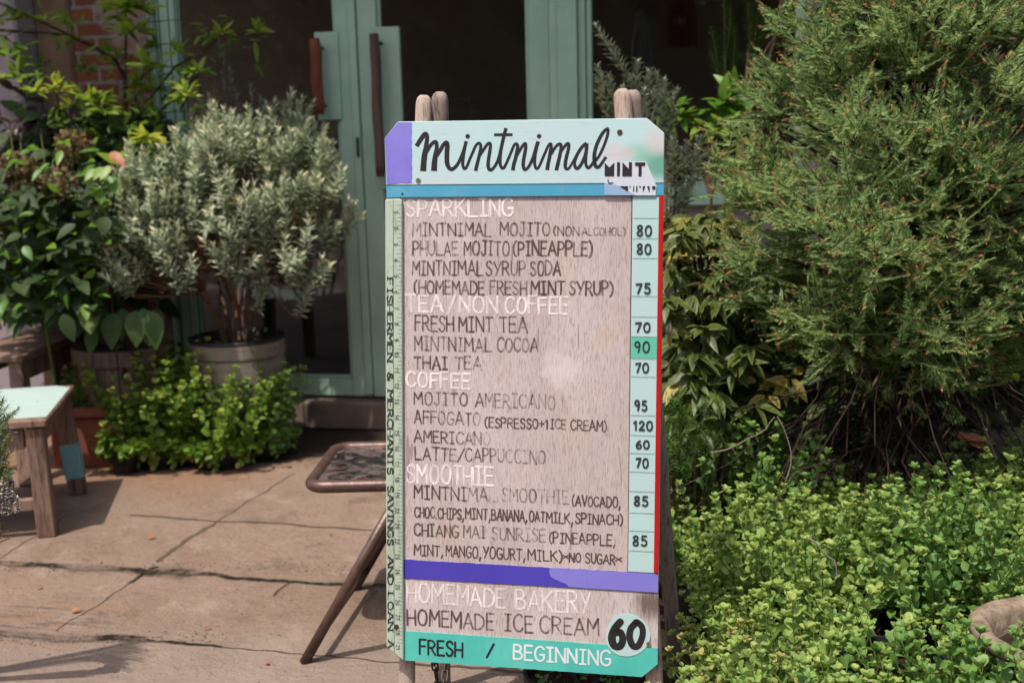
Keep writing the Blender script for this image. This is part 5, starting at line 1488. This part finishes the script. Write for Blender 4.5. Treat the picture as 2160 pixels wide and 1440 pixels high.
f4.build('maroon_leaves', LM['maroon'], t)

# ---- tall shrub with whorled yellow-green leaves
p = P(262, 800, 3.7); p.z = 0
t = thing('whorled_leaf_shrub', 'tall thin shrub with whorls of yellow green lance leaves before the brick pier', 'shrub', p)
fo = Fol(); st = MB()
br = [[(262, 800, 3.7), (265, 330, 3.8), (264, 170, 3.85), (245, 130, 3.85), (200, 100, 3.85), (150, 77, 3.8), (100, 71, 3.75), (-60, 60, 3.7)], [(264, 180, 3.85), (266, 60, 3.85), (262, -60, 3.85)], [(200, 100, 3.85), (95, 50, 3.75), (-40, -10, 3.7)],
      [(264, 280, 3.8), (300, 160, 3.8), (330, 140, 3.75)], [(265, 250, 3.8), (200, 215, 3.75)], [(264, 330, 3.8), (130, 260, 3.7), (120, 200, 3.65)], [(300, 230, 3.8), (370, 140, 3.75), (430, 110, 3.75), (470, 72, 3.75), (545, 75, 3.75)], [(340, 210, 3.8), (420, 160, 3.7)], [(265, 400, 3.75), (310, 320, 3.6), (312, 295, 3.55)], [(100, 200, 3.7), (20, 130, 3.7)], [(264, 300, 3.8), (400, 180, 3.75)],
      [(380, 230, 3.7), (395, 205, 3.65)], [(200, 330, 3.7), (150, 255, 3.7), (148, 228, 3.7)]]
for k, b_ in enumerate(br):
    st.tube([P(*q) for q in b_], [(.009 if k == 0 else .0045) * (1 - .6 * i / len(b_)) for i in range(len(b_))], 6, cap=False)
WH = [(42, 42, 3.75, 14, .07, .35, 0), (100, 45, 3.7, 6, .05, .6, 0), (18, 120, 3.7, 9, .09, .25, 0), (40, 165, 3.7, 6, .10, .3, 0), (85, 140, 3.8, 7, .06, .1, 0), (122, 190, 3.62, 16, .06, .9, .55), (75, 195, 3.62, 8, .05, .85, .3), (150, 225, 3.7, 6, .04, .9, .6), (262, 15, 3.75, 20, .10, .8, 0), (300, 20, 3.75, 16, .09, .7, 0), (285, 65, 3.75, 16, .085, .7, 0), (245, 40, 3.8, 10, .07, .75, 0),
      (140, 50, 3.8, 6, .07, .5, 0), (312, 140, 3.7, 12, .075, .6, 0), (375, 115, 3.7, 10, .07, .5, 0), (420, 155, 3.68, 14, .075, .5, 0), (400, 190, 3.66, 10, .06, .9, .2), (395, 205, 3.6, 8, .06, .7, 0), (470, 70, 3.72, 12, .05, .6, .25), (440, 75, 3.72, 8, .05, .4, 0), (545, 68, 3.72, 10, .055, .35, .1), (310, 292, 3.5, 20, .07, .95, .5), (200, 215, 3.72, 16, .08, .5, 0), (215, 235, 3.7, 10, .09, .45, 0), (175, 205, 3.7, 8, .07, .4, .1),
      (330, 100, 3.8, 10, .06, .2, 0), (240, 110, 3.82, 10, .05, .1, 0), (180, 150, 3.82, 12, .05, .05, 0), (330, 190, 3.8, 10, .06, .3, 0), (290, 180, 3.8, 10, .06, .15, 0), (60, 200, 3.8, 8, .05, .1, 0)]
for px, py, z, n, L, va, tp in WH:
    n = int(n * 1.5); L *= .92
    c_ = A3(P(px, py, z))
    d = rv(n); d[:, 2] = np.abs(d[:, 2]) * .8 - .15; d[:, 1] -= .35; d = unit(d)
    nn = np.tile([0, -.4, .9], (n, 1)) + NR.normal(size=(n, 3)) * .35
    fo.leaves(c_ + d * .008, d, nn, L * NR.uniform(.7, 1.1, n), L * .26, 'ov', .12, .18, np.clip(va + NR.normal(size=n) * .15, 0, 1), tp * NR.random(n))
for b_ in br:
    q = [P(*x) for x in b_]
    for i in range(len(q) - 1):
        k = int((q[i + 1] - q[i]).length / .011)
        for j in range(k):
            if b_[i][1] > 420: continue
            a_ = q[i].lerp(q[i + 1], rnd.random()) + Vector((rnd.gauss(0, .035), rnd.gauss(0, .03), rnd.gauss(0, .04)))
            d_ = Vector((rnd.uniform(-1, 1), rnd.uniform(-1, .3), rnd.uniform(-.7, .6)))
            fo.leaves([A3(a_)], [A3(d_)], [[rnd.uniform(-.4, .4), -.4, .9]], rnd.uniform(.04, .075), rnd.uniform(.012, .02), 'ov', .12, .18, rnd.uniform(0, .35), 0)
fo.build('foliage', LM['whorl'], t); st.build('stem', MAT['stem_dark'], t, smooth=True)

# thin silver shoots behind (grey stems before the left pane)
p = P(500, 640, 3.85); p.z = 0
t = thing('thin_silver_plant', 'thin grey plant rising behind the silver shrub before the left pane', 'plant', p)
fo = Fol(); st = MB()
for px, py in ((460, 85), (485, 140), (470, 170), (530, 180), (548, 205), (495, 190), (560, 230)):
    e = P(px, py, 3.8); b = e - Vector((rnd.uniform(-.02, .02), 0, .14))
    st.tube([p, P(505, 420, 3.85), b], [.004, .003, .002], 5, cap=False)
    shoot(fo, st, A3(b), A3(e), (0.01, 0, 0), 15, .035, .010, 'ln', .8, 1, .05, .002, (0, .6), 0, .15, .1, .5, 2, 1.9)
fo.build('foliage', LM['silver_dull'], t); st.build('stem', MAT['stem_grey'], t)

# ---- rosemary at the left edge, near, with a tuft of white flowers
p = P(-330, 1180, 2.15); p.z = 0
t = thing('rosemary_plant', 'rosemary sprigs with a tuft of whitish flower heads reaching in at the left edge', 'herb', p)
m = MB(); pot_mesh(m, p, .08, .10, .22); m.build('pot', MAT['terracotta'], t)
fo = Fol(); st = MB(); fl = Fol()
for px, py, q, w_ in [(rnd.uniform(-20, 30), y_, rnd.uniform(-50, -5), y_ + rnd.uniform(40, 90)) for y_ in range(840, 1000, 9)] + list(((0, 815, -30, 900), (8, 845, -30, 920), (38, 862, -10, 900), (28, 870, -20, 905), (5, 890, -40, 960), (18, 905, -30, 960), (22, 930, -20, 985), (10, 950, -40, 1000), (20, 975, -15, 1010), (28, 990, -10, 1000), (-5, 900, -50, 980), (5, 930, -45, 1000), (0, 960, -50, 1040), (24, 1000, -20, 985), (-10, 850, -40, 940), (12, 915, -20, 990), (14, 880, -25, 930))):
    b, e = P(q, w_, 2.15), P(px, py, 2.1 + rnd.uniform(-.05, .05))
    st.tube([p + Vector((0, 0, .2)), b], [.003, .002], 5, cap=False)
    shoot(fo, st, A3(b), A3(e), (0, 0, -.006), 34, .015, .0024, 'nd', .8, 1, .02, .0013, (0, 1), .06, .1, .1, .35, 2, 1.9)
for px, py in [(rnd.uniform(-25, 36), rnd.uniform(1012, 1092)) for _ in range(34)] + list(((8, 1040), (16, 1060), (28, 1045), (0, 1075), (22, 1078), (34, 1065), (10, 1088), (-6, 1050), (12, 1020), (-4, 1090), (-12, 1070))):
    e = P(px, py, 2.1); b = e + Vector((-.02, 0, -.05))
    st.tube([p + Vector((0, 0, .2)), b], [.0025, .0015], 5, cap=False)
    e2 = e + Vector((.004, 0, rnd.uniform(.01, .03)))
    shoot(fl, st, A3(e), A3(e2), (0, 0, 0), 10, .0065, .0042, 'rd', .9, 1, 0, .0015, (0, 1), 0, .1, .1, .2, 4, .8)
fo.build('foliage', LM['rosemary'], t); fl.build('flower_head', MAT['dirtywhite'], t); st.build('stem', MAT['stem_brown'], t)

# ---- large fine-needled bush on the right
cB = P(1925, 335, 2.5); gB = Vector((cB.x, cB.y, 0))
t = thing('needle_bush', 'large bush of fine feathery green sprays with reddish tips filling the right side', 'bush', gB)
fo = Fol(); st = MB()
tr_top = cB + Vector((0, 0, .25))
st.tube([gB + Vector((0, 0, 0)), gB + Vector((.03, .02, .25)), gB + Vector((-.01, .03, .55)), cB + Vector((0, .03, 0)), tr_top], [.030, .026, .022, .016, .006], 8)
br_ = random.Random(4)
BK = Vector((-R0.y, R0.x, 0))
clumps = []
fill = []
def rad_at(zz):   # horizontal radius against height above the crown centre
    return float(np.interp(zz, [-.5, -.42, -.3, -.05, .17, .35, .75], [.08, .20, .33, .41, .32, .21, .08]))
for i in range(250):
    zz = br_.uniform(-.46, .62); th = br_.uniform(0, 2 * math.pi)
    if th > 0 and math.sin(th) > .35 and br_.random() < .6: th = -th
    r = rad_at(zz) * br_.uniform(.52, 1.0) * (1 + .12 * math.sin(5 * th + 7 * zz))
    if br_.random() < .10: r *= .5
    clumps.append((cB + R0 * (math.cos(th) * r) + BK * (math.sin(th) * r * .9) + Vector((0, 0, zz)), th, zz))
for px, py, z in ((1590, 260, 2.45), (1540, 330, 2.45), (1590, 200, 2.45), (1555, 430, 2.42), (1620, 160, 2.5), (1560, 640, 2.4), (1530, 430, 2.45), (1660, 130, 2.45), (1720, 50, 2.4), (1580, 560, 2.38), (1560, 600, 2.38), (1680, 700, 2.35), (1750, 760, 2.3), (1950, 770, 2.25), (2020, 740, 2.25), (2050, 730, 2.3), (1880, 560, 2.15), (1820, 580, 2.12)):
    q = P(px, py, z); v = q - cB
    clumps.append((q - v.normalized() * .05, math.atan2(v.dot(BK), v.dot(R0)), v.z))
for i in range(70):
    zz = br_.uniform(-.40, .62); th = br_.uniform(math.pi, 2 * math.pi); r = rad_at(zz) * br_.uniform(.2, .62)
    clumps.append((cB + R0 * (math.cos(th) * r) + BK * (math.sin(th) * r * .9) + Vector((0, 0, zz)), th, zz))
for c_, th, zz in clumps:
    outv = (R0 * math.cos(th) + BK * math.sin(th)) * (1 - .3 * max(0, zz)) + Vector((0, 0, .35 + zz * .8))
    outv.normalize()
    inner = cB + Vector((0, .02, max(-.40, min(.2, zz * .7 - .1)))) 
    st.tube([inner, inner.lerp(c_, .55) + Vector((0, 0, -.03)), c_], [.006, .004, .002], 5, cap=False)
    tint = br_.uniform(0, .5)
    for j in range(19):
        d_ = (outv + Vector((br_.gauss(0, .75), br_.gauss(0, .75), br_.gauss(.12, .55)))).normalized()
        s0 = c_ + Vector((br_.gauss(0, .022), br_.gauss(0, .022), br_.gauss(0, .022)))
        L = br_.uniform(.055, .12)
        e = s0 + d_ * L
        st.tube([s0, e], [.0013, .0006], 3, cap=False)
        n = int(L / .0040)
        shoot(fo, None, A3(s0), A3(e), (br_.uniform(-.01, .01), 0, -.008), n, .0165, .0036, 'nd', .66, 1, .06, .001, (tint, tint + .5), .16 if br_.random() < .55 else 0, .1, .05, .55, 2, .04)
        # side sprigs
        for k in range(1):
            f_ = br_.uniform(.25, .7); s1 = s0 + d_ * L * f_
            d1 = (d_ + Vector((br_.gauss(0, .7), br_.gauss(0, .7), br_.gauss(.1, .5)))).normalized(); L1 = L * .45
            shoot(fo, None, A3(s1), A3(s1 + d1 * L1), (0, 0, 0), max(4, int(L1 / .0042)), .0135, .0032, 'nd', .75, 1, .1, .001, (tint, tint + .5), .25 if br_.random() < .4 else 0, .1, .05, .5, 2, .45)
fo.build('foliage', LM['conifer'], t); st.build('branch', MAT['stem_dark'], t)
for i in range(300):
    s0 = P(br_.uniform(1640, 2180), br_.uniform(800, 960), br_.uniform(2.4, 2.75)); d_ = Vector((br_.gauss(0, .6), br_.gauss(-.2, .5), br_.gauss(.1, .5))).normalized(); L = br_.uniform(.05, .10)
    shoot(fo, st, A3(s0), A3(s0 + d_ * L), (0, 0, -.01), int(L / .004), .0145, .0032, 'nd', .75, 1, .05, .001, (0, .45), 0, .1, .05, .5, 2, .45)
# dead twigs under it
tw = thing('dead_twigs', 'tangle of bare brown twigs under the needle bush', 'twigs', gB + Vector((0, -.1, 0)))
m = MB()
for i in range(220):
    b = gB + R0 * br_.gauss(-.02, .06) + BK * br_.gauss(0, .05) + Vector((0, 0, br_.uniform(.3, .62)))
    e = b + R0 * br_.gauss(-.02, .24) + BK * br_.gauss(-.12, .14) + Vector((0, 0, br_.gauss(-.22, .13)))
    e.z = max(.03, e.z)
    pts = [b.lerp(e, k / 5) + Vector((br_.gauss(0, .016), br_.gauss(0, .016), br_.gauss(0, .014) + .05 * math.sin(k / 5 * 3.14))) for k in range(6)]
    m.tube(pts, [.0020 * (1 - .1 * k) for k in range(6)], 4, cap=False)
    if i % 2 == 0:
        q = pts[3]; m.tube([q, q + Vector((br_.gauss(0, .05), br_.gauss(0, .05), br_.gauss(-.02, .04)))], [.0013, .0006], 3, cap=False)
m.build('twig', MAT['stem_dark'], tw)
f2 = Fol()
for i in range(60):
    a_ = P(br_.gauss(1890, 70), br_.gauss(800, 45), 2.35 + br_.uniform(-.1, .15)); 
    f2.leaves([A3(a_)], [A3(Vector((br_.gauss(0, .4), br_.gauss(0, .4), -1)))], [[0, -1, .3]], .03, .004, 'nd', .1, .1, br_.random(), 0)
f2.build('dry_needles', MAT['stem_brown'], tw)
for px, py, qx, qy, z in ((1650, 1020, 1640, 880, 2.2), (1500, 960, 1640, 880, 2.3), (1700, 1130, 1760, 1230, 1.8)):
    m = MB(); a_, b_ = P(px, py, z), P(qx, qy, z)
    m.tube([a_.lerp(b_, k / 7) + R0 * (.02 * math.sin(k / 7 * 3.14) + br_.gauss(0, .003)) + Vector((0, 0, br_.gauss(0, .003))) for k in range(8)], [.0017 * (1 - .07 * k) for k in range(8)], 5); m.build('twig', MAT['stem_grey'], tw, smooth=True)
# dry leaf lying by the twigs
p = P(2025, 925, 2.5)
fo = Fol()
for i in range(3): fo.leaves([A3(p + Vector((br_.uniform(-.02, .02), 0, br_.uniform(-.01, .01))))], [[1, -.2, -.1 * i]], [[0, -.6, .8]], .05, .022, 'ov', .2, .2, .8, 0)
tag(fo.build('dry_leaf', MAT['dry'], None), 'curled tan dead leaves caught among the twigs below the needle bush', 'dead leaves')

# ---- variegated shrub between sign and bush
p = P(1520, 1000, 2.75); p.z = 0
t = thing('variegated_shrub', 'variegated shrub with yellow edged dark leaves between the sign and the needle bush', 'shrub', p)
fo = Fol(); fg = Fol(); st = MB()
VW = []
for i in range(190):
    px = br_.uniform(1400, 1640); py = br_.uniform(455, 930)
    if py < 560 and px > 1560: continue
    VW.append((px, py, br_.uniform(2.42, 2.85), 11, .052 + .02 * (py - 450) / 480, br_.uniform(0, .9), 0))
for px, py in ((1450, 460), (1490, 455), (1520, 470), (1440, 480), (1500, 500), (1420, 520), (1540, 620), (1490, 640), (1560, 600)): VW.append((px, py, 2.55, 10, .06, .9, .25))
for px, py, z, n, L, va, tp in VW:
    c_ = A3(P(px, py, z)); d = rv(n); d[:, 2] = d[:, 2] * .6 - .4; d[:, 1] -= .4; d = unit(d)
    nn = np.tile([0, -.35, .9], (n, 1)) + NR.normal(size=(n, 3)) * .3
    fo.leaves(c_ + d * .006, d, nn, L * NR.uniform(.7, 1.15, n), L * .29, 'ov', .14, .25, np.clip(va + NR.normal(size=n) * .2, 0, 1), tp * NR.random(n))
    q = P(1500 + (px - 1500) * .4, min(py + 180, 980), 2.75)
    st.tube([p, q, Vector(c_)], [.006, .004, .002], 5, cap=False)
for px, py, n, L in ((1435, 800, 5, .075), (1665, 790, 6, .075), (1620, 830, 5, .07), (1415, 690, 4, .05), (1425, 540, 7, .045), (1540, 460, 5, .05), (1560, 520, 4, .045), (1410, 580, 5, .045), (1600, 800, 4, .07), (1480, 900, 3, .06), (1490, 600, 3, .05)):
    c_ = A3(P(px, py, 2.48)); d = rv(n); d[:, 2] = d[:, 2] * .6 - .25; d[:, 1] -= .3; d = unit(d)
    fg.leaves(c_ + d * .01, d, np.tile([0, -.5, .8], (n, 1)) + NR.normal(size=(n, 3)) * .3, L * .85 * NR.uniform(.7, 1.1, n), L * .27, 'ov', .14, .25, NR.random(n), 0)
fo.build('foliage', LM['croton'], t); fg.build('golden_leaves', LM['croton_gold'], t); st.build('stem', MAT['stem_dark'], t, smooth=True)

# ---- grey shrub behind the right end of the sign, with its woody grey mass
p = P(1400, 1000, 3.0); p.z = 0
t = thing('grey_shrub', 'tall dull grey leaved shrub behind the right post of the sign', 'shrub', p)
fo = Fol(); st = MB()
for px, py, qx, qy, z in ((1258, 55, 1330, 175, 2.9), (1260, 140, 1285, 240, 2.9), (1285, 160, 1300, 250, 2.9), (1370, 150, 1365, 230, 2.95), (1385, 155, 1390, 230, 2.95), (1400, 170, 1400, 250, 2.9), (1425, 190, 1410, 270, 2.9), (1345, 130, 1340, 220, 2.95), (1265, 200, 1300, 280, 2.9), (1330, 160, 1330, 240, 2.95),
                          (1420, 290, 1430, 380, 2.85), (1450, 300, 1440, 390, 2.85), (1470, 330, 1450, 400, 2.85), (1475, 290, 1465, 350, 2.9), (1430, 370, 1440, 440, 2.85), (1415, 330, 1425, 400, 2.85), (1455, 390, 1440, 450, 2.85), (1405, 250, 1420, 330, 2.9), (1390, 210, 1405, 290, 2.9), (1310, 190, 1320, 260, 2.9), (1360, 190, 1360, 280, 2.9)):
    b, e = P(qx, qy, z), P(px, py, z)
    st.tube([p, P(1400, 620, 2.95), b], [.006, .004, .002], 5, cap=False)
    shoot(fo, st, A3(b), A3(e), (.0, 0, .0), 30, .032, .0095, 'ln', .8, 1, .02, .002, (0, 1), .05, .15, .1, .4, 2, 1.9)
    e2 = b + (e - b) * .7 + R0 * rnd.uniform(-.05, .05); shoot(fo, st, A3(b), A3(e2), (0, 0, 0), 22, .030, .009, 'ln', .8, 1, .02, .002, (0, .8), 0, .15, .1, .4, 2, 1.9)
for i in range(46):
    b = P(rnd.gauss(1410, 16), rnd.uniform(440, 940), 2.9 + rnd.uniform(-.05, .08)); e = b + Vector((rnd.uniform(-.04, .04), rnd.uniform(-.04, .02), rnd.uniform(-.06, .05)))
    shoot(fo, st, A3(b), A3(e), (0, 0, 0), 9, .018, .005, 'nd', .8, 1, .05, .002, (.3, 1), .3, .15, .1, .4, 2, 1.9)
for i in range(26):
    b = p + Vector((rnd.gauss(0, .02), rnd.gauss(0, .03), 0)); e = P(rnd.gauss(1415, 15), rnd.uniform(420, 700), 2.95)
    st.tube([b, b.lerp(e, .5) + Vector((rnd.gauss(0, .02), rnd.gauss(0, .02), 0)), e], [.008, .006, .003], 5, cap=False)
fo.build('foliage', LM['silver_dull'], t); st.build('stem', MAT['stem_grey'], t, smooth=True)

# ---- bright young plant before the window
p = P(1500, 700, 3.1); p.z = 0
t = thing('bright_leaf_plant', 'young plant with bright green leaf clusters in front of the right window', 'plant', p)
fo = Fol(); st = MB()
for px, py, n, L, va in ((1400, 235, 9, .05, .5), (1425, 225, 7, .045, .3), (1440, 245, 9, .05, .4), (1415, 260, 7, .045, .4), (1480, 265, 10, .05, .7), (1520, 270, 12, .06, .9), (1545, 255, 9, .05, .6), (1530, 295, 7, .055, .8), (1525, 215, 12, .07, .12), (1545, 190, 8, .06, .12), (1515, 235, 8, .07, .12), (1560, 235, 8, .06, .15)):
    c_ = A3(P(px, py, 3.05)); d = rv(n); d[:, 1] -= .3; d = unit(d)
    fo.leaves(c_ + d * .005, d, np.tile([0, -.4, .9], (n, 1)) + NR.normal(size=(n, 3)) * .35, L * NR.uniform(.7, 1.1, n), L * .42, 'ov', .12, .2, np.clip(va + NR.normal(size=n) * .15, 0, 1), 0)
    st.tube([p, P(1500, 420, 3.1), P(px * .5 + 750, py + 40, 3.08), Vector(c_)], [.005, .004, .003, .002], 5, cap=False)
fo.build('foliage', LM['bright'], t); st.build('stem', MAT['stem_brown'], t, smooth=True)
# ---- feathery upright stems and a bare brown vine
p = P(1530, 800, 3.5); p.z = 0
t = thing('feathery_plant', 'tall thin feathery green stems rising before the right window pane', 'plant', p)
fo = Fol(); st = MB()
for px, py, qx, qy in ((1525, -40, 1525, 180), (1500, 60, 1515, 180), (1585, 10, 1580, 120), (1610, 30, 1590, 120), (1570, -40, 1580, 90), (1550, 60, 1540, 180), (1560, 120, 1590, 130), (1625, 120, 1595, 130), (1500, 110, 1520, 200), (1540, 20, 1530, 120), (1600, -40, 1595, 60)):
    b, e = P(qx, qy, 3.4), P(px, py, 3.4)
    st.tube([p, P(1535, 500, 3.45), b], [.004, .003, .002], 5, cap=False)
    shoot(fo, st, A3(b), A3(e), (.01, 0, 0), 40, .03, .0035, 'nd', .85, 1, .0, .0015, (0, .7), 0, .1, .15, .4, 2, 2.0)
fo.build('foliage', LM['fern'], t); st.build('stem', MAT['stem_green'], t)
t = thing('bare_vine', 'bare brown looping vine stem at the right end of the window', 'vine', (p.x + .1, p.y, 0))
m = MB()
for pts in ([(1600, 420), (1575, 200), (1578, 110), (1600, 130), (1640, 70), (1660, -40)], [(1590, 420), (1620, 130), (1640, 60), (1652, -30)], [(1578, 110), (1585, 160), (1560, 260), (1580, 400)], [(1640, 75), (1655, 72), (1664, 90)]):
    m.tube([P(a_, b_, 3.35) for a_, b_ in pts], .0045, 6, cap=False)
g0 = P(1590, 420, 3.35)
m.tube([g0, Vector((g0.x, g0.y, 0))], .006, 6)
m.build('stem', MAT['stem_brown'], t, smooth=True)
# ---- feathery herb low beside the sign, behind the mint
p = P(1440, 1000, 2.45); p.z = 0
t = thing('feathery_herb', 'soft feathery green herb low behind the mint next to the sign', 'herb', p)
fo = Fol(); st = MB()
for i in range(150):
    e = P(rnd.uniform(1390, 1520), rnd.uniform(820, 985), rnd.uniform(2.35, 2.55)); b = e + Vector((rnd.uniform(-.04, .04), rnd.uniform(-.03, .03), -rnd.uniform(.03, .06)))
    st.tube([Vector((b.x * .6 + p.x * .4, b.y * .6 + p.y * .4, .02)), b], [.0012, .0008], 3, cap=False)
    shoot(fo, st, A3(b), A3(e), (0, 0, 0), 20, .018, .003, 'nd', .8, 1, .02, .001, (0, 1), 0, .1, .1, .4, 2, 2.0)
fo.build('foliage', LM['fern'], t); st.build('stem', MAT['stem_dark'], t)
# leafy bits behind the bush at the right edge
p = P(2150, 700, 3.1); p.z = 0
t = thing('yellow_green_shrub', 'light green leafy shrub glimpsed behind the needle bush at the right edge', 'shrub', p)
fo = Fol(); st = MB()
st.tube([p, P(2150, 470, 3.1)], [.01, .006], 6)
for i in range(260):
    a_ = P(rnd.gauss(2150, 45), rnd.uniform(470, 800), 3.1 + rnd.uniform(-.1, .15)); d_ = Vector((rnd.uniform(-1, 1), rnd.uniform(-1, .3), rnd.uniform(-.7, .7))).normalized()
    fo.leaves([A3(a_)], [A3(d_)], [A3(Vector((rnd.uniform(-.4, .4), -.5, .8)))], rnd.uniform(.04, .07), rnd.uniform(.02, .035), 'ov', .12, .2, rnd.random(), 0)
fo.build('foliage', LM['bright'], t); st.build('stem', MAT['stem_dark'], t)
# concrete block at the right edge
p = P(2130, 980, 2.75); p.z = 0
m = MB(); zt_ = P(2130, 935, 2.75).z
q = [p + R0 * -.075, p + R0 * .5, p + R0 * .5 + BK * .14, p + R0 * -.075 + BK * .14]
m.prism([v + Vector((0, 0, zt_)) for v in q], Vector((0, 0, -zt_)))
tag(m.build('concrete_block', mat_simple('mossy_concrete', srgb(88, 84, 74), .9, .15, 20, .7, .5), None, bevel=.01), 'dark mossy concrete block behind the mint at the right edge', 'block')
# low black pots in front of the bed, under the sign
for k_, (px, z, r) in enumerate(((1190, 2.02, .065), (1290, 2.0, .06), (1230, 2.25, .06))):
    p = P(px, 1440, z); p.z = 0
    lab = ('black plastic pot just under the lower edge of the sign, leftmost of three', 'black plastic pot under the sign nearest to its right front leg', 'black plastic pot behind the two front ones under the sign')[k_]
    t = thing('plant_pot', lab, 'pot', p, 'black pots behind the sign')
    m = MB(); pot_mesh(m, p, r * .8, r, .115 if k_ < 2 else .12); m.build('pot', MAT['pot_black'], t)
    m = MB(); m.lathe(p, [(r * .97, .095), (.001, .1)], 20, .1); m.build('soil', MAT['soil'], t)
    fo = Fol(); st = MB()
    for i in range(7):
        b = p + Vector((rnd.uniform(-.03, .03), rnd.uniform(-.03, .03), .09)); e = b + Vector((rnd.uniform(-.03, .03), rnd.uniform(-.03, .03), rnd.uniform(.015, .03)))
        shoot(fo, st, A3(b), A3(e), (0, 0, 0), 3, .018, .012, 'ov', .95, 1, .2, .001, (0, 1), 0, .18, .12, .3, 2, 1.57)
    fo.build('foliage', LM['mint_dark'], t)
# fallen leaves on the paving
for px, py, lab in ((312, 1138, 'tiny tan leaf fallen on the paving beyond the main joint'), (150, 1294, 'small dark brown leaf fallen on the paving near the bottom left')):
    g_ = G(px, py); fo = Fol(); fo.leaves([A3(g_ + Vector((0, 0, .006)))], [[.8, .5, .1]], [[0, -.2, 1]], .022, .014, 'ov', .2, .05, rnd.random(), 0)
    tag(fo.build('fallen_leaf', MAT['dry'], None), lab, 'leaf')

# unseen hedge added behind the camera so the panes mirror dark green
t = thing('hedge', 'unseen tall green hedge added behind the camera to darken the door panes', 'hedge', (0, -5.2, 0))
for i in range(14):
    m = MB(); m.tube([(-8.5 + i * 1.3, -5.3, 0), (-8.5 + i * 1.3 + .1, -5.35, 1.6), (-8.4 + i * 1.3, -5.3, 3.4)], [.09, .07, .03], 6); m.build('trunk', MAT['stem_dark'], t)
m = MB(); m.box(-9, 9, -5.8, -5.5, 0, 2.9); m.build('backing_box', LM['dark'], t)  # solid box added behind the leaves to block sky from the pane reflections
fo = Fol(); n = 15000
pp = np.stack([NR.uniform(-9, 9, n), NR.uniform(-5.35, -4.9, n), NR.uniform(0, 3.1, n) + .5 * NR.random(n) ** 3], 1)
pp[:, 1] -= .35 * np.abs(np.sin(pp[:, 0] * 1.7)) * pp[:, 2] / 4
d = rv(n); d[:, 2] -= .3
fo.leaves(pp, d, rv(n) + np.array([0, .6, .5]), NR.uniform(.14, .26, n), NR.uniform(.08, .13, n), 'rd', .15, .15, NR.random(n), 0)
fo.build('foliage', LM['broad'], t)

p = P(1880, 900, 3.45); p.z = 0
t = thing('dark_background_shrub', 'dark green shrub in the shade behind the trunk of the needle bush', 'shrub', p)
fo = Fol(); st = MB()
for i in range(9):
    e = P(1580 + i * 75, rnd.uniform(560, 700), 3.5); st.tube([p + Vector((rnd.uniform(-.1, .1), 0, 0)), p.lerp(e, .5) + Vector((0, 0, -.05)), e], [.010, .007, .004], 6)
for i in range(2600):
    a_ = P(rnd.uniform(1500, 2230), rnd.uniform(520, 985), rnd.uniform(3.2, 3.75)); d_ = Vector((rnd.uniform(-1, 1), rnd.uniform(-1, .3), rnd.uniform(-.9, .5)))
    if a_.z < .05: continue
    fo.leaves([A3(a_)], [A3(d_)], [[rnd.uniform(-.4, .4), -.5, .8]], rnd.uniform(.05, .09), rnd.uniform(.025, .04), 'rd', .12, .2, rnd.random(), 0)
fo.build('foliage', LM['dark'], t); st.build('stem', MAT['stem_dark'], t)

# grit and litter on the paving
MAT['grit'] = mat_simple('grit', srgb(96, 82, 72), .95, .1, 300, .6)
m = MB(); gr = random.Random(9)
for i in range(650):
    k = gr.random()
    if k < .45:
        q = G(gr.uniform(-50, 800), gr.gauss(1196, 9))
    elif k < .7:
        q = G(gr.uniform(-50, 480), gr.gauss(1345, 8))
    elif k < .85:
        q = G(gr.uniform(180, 800), gr.uniform(930, 985))
    else:
        q = G(gr.uniform(0, 1200), gr.uniform(1000, 1440))
    r = gr.uniform(.0012, .0042)
    vs = [q + Vector((r * x * gr.uniform(.6, 1.3), r * y * gr.uniform(.6, 1.3), r * z * gr.uniform(.3, .8))) for x, y, z in ((1, 0, .2), (0, 1, .2), (-1, 0, .2), (0, -1, .2), (0, 0, 1))]
    m.add(vs, [(0, 1, 4), (1, 2, 4), (2, 3, 4), (3, 0, 4)])
o = m.build('grit', MAT['grit']); o['kind'] = 'stuff'
tag(o, 'loose grit and small stones scattered along the paving joints', 'grit')
for px, py in ((520, 1010), (610, 1180), (90, 1240), (430, 1330), (700, 1130), (250, 985), (560, 1400), (380, 1040), (640, 985), (480, 960)):
    g_ = G(px, py); fo = Fol(); fo.leaves([A3(g_ + Vector((0, 0, .005)))], [[gr.uniform(-1, 1), gr.uniform(-1, 1), .1]], [[0, -.2, 1]], gr.uniform(.010, .018), gr.uniform(.006, .011), 'ov', .2, .05, gr.random(), 0)
    tag(fo.build('fallen_leaf', MAT['dry'], None), 'scrap of dry leaf lying loose on the sunlit paving', 'leaf', 'dry leaf scraps on the paving')
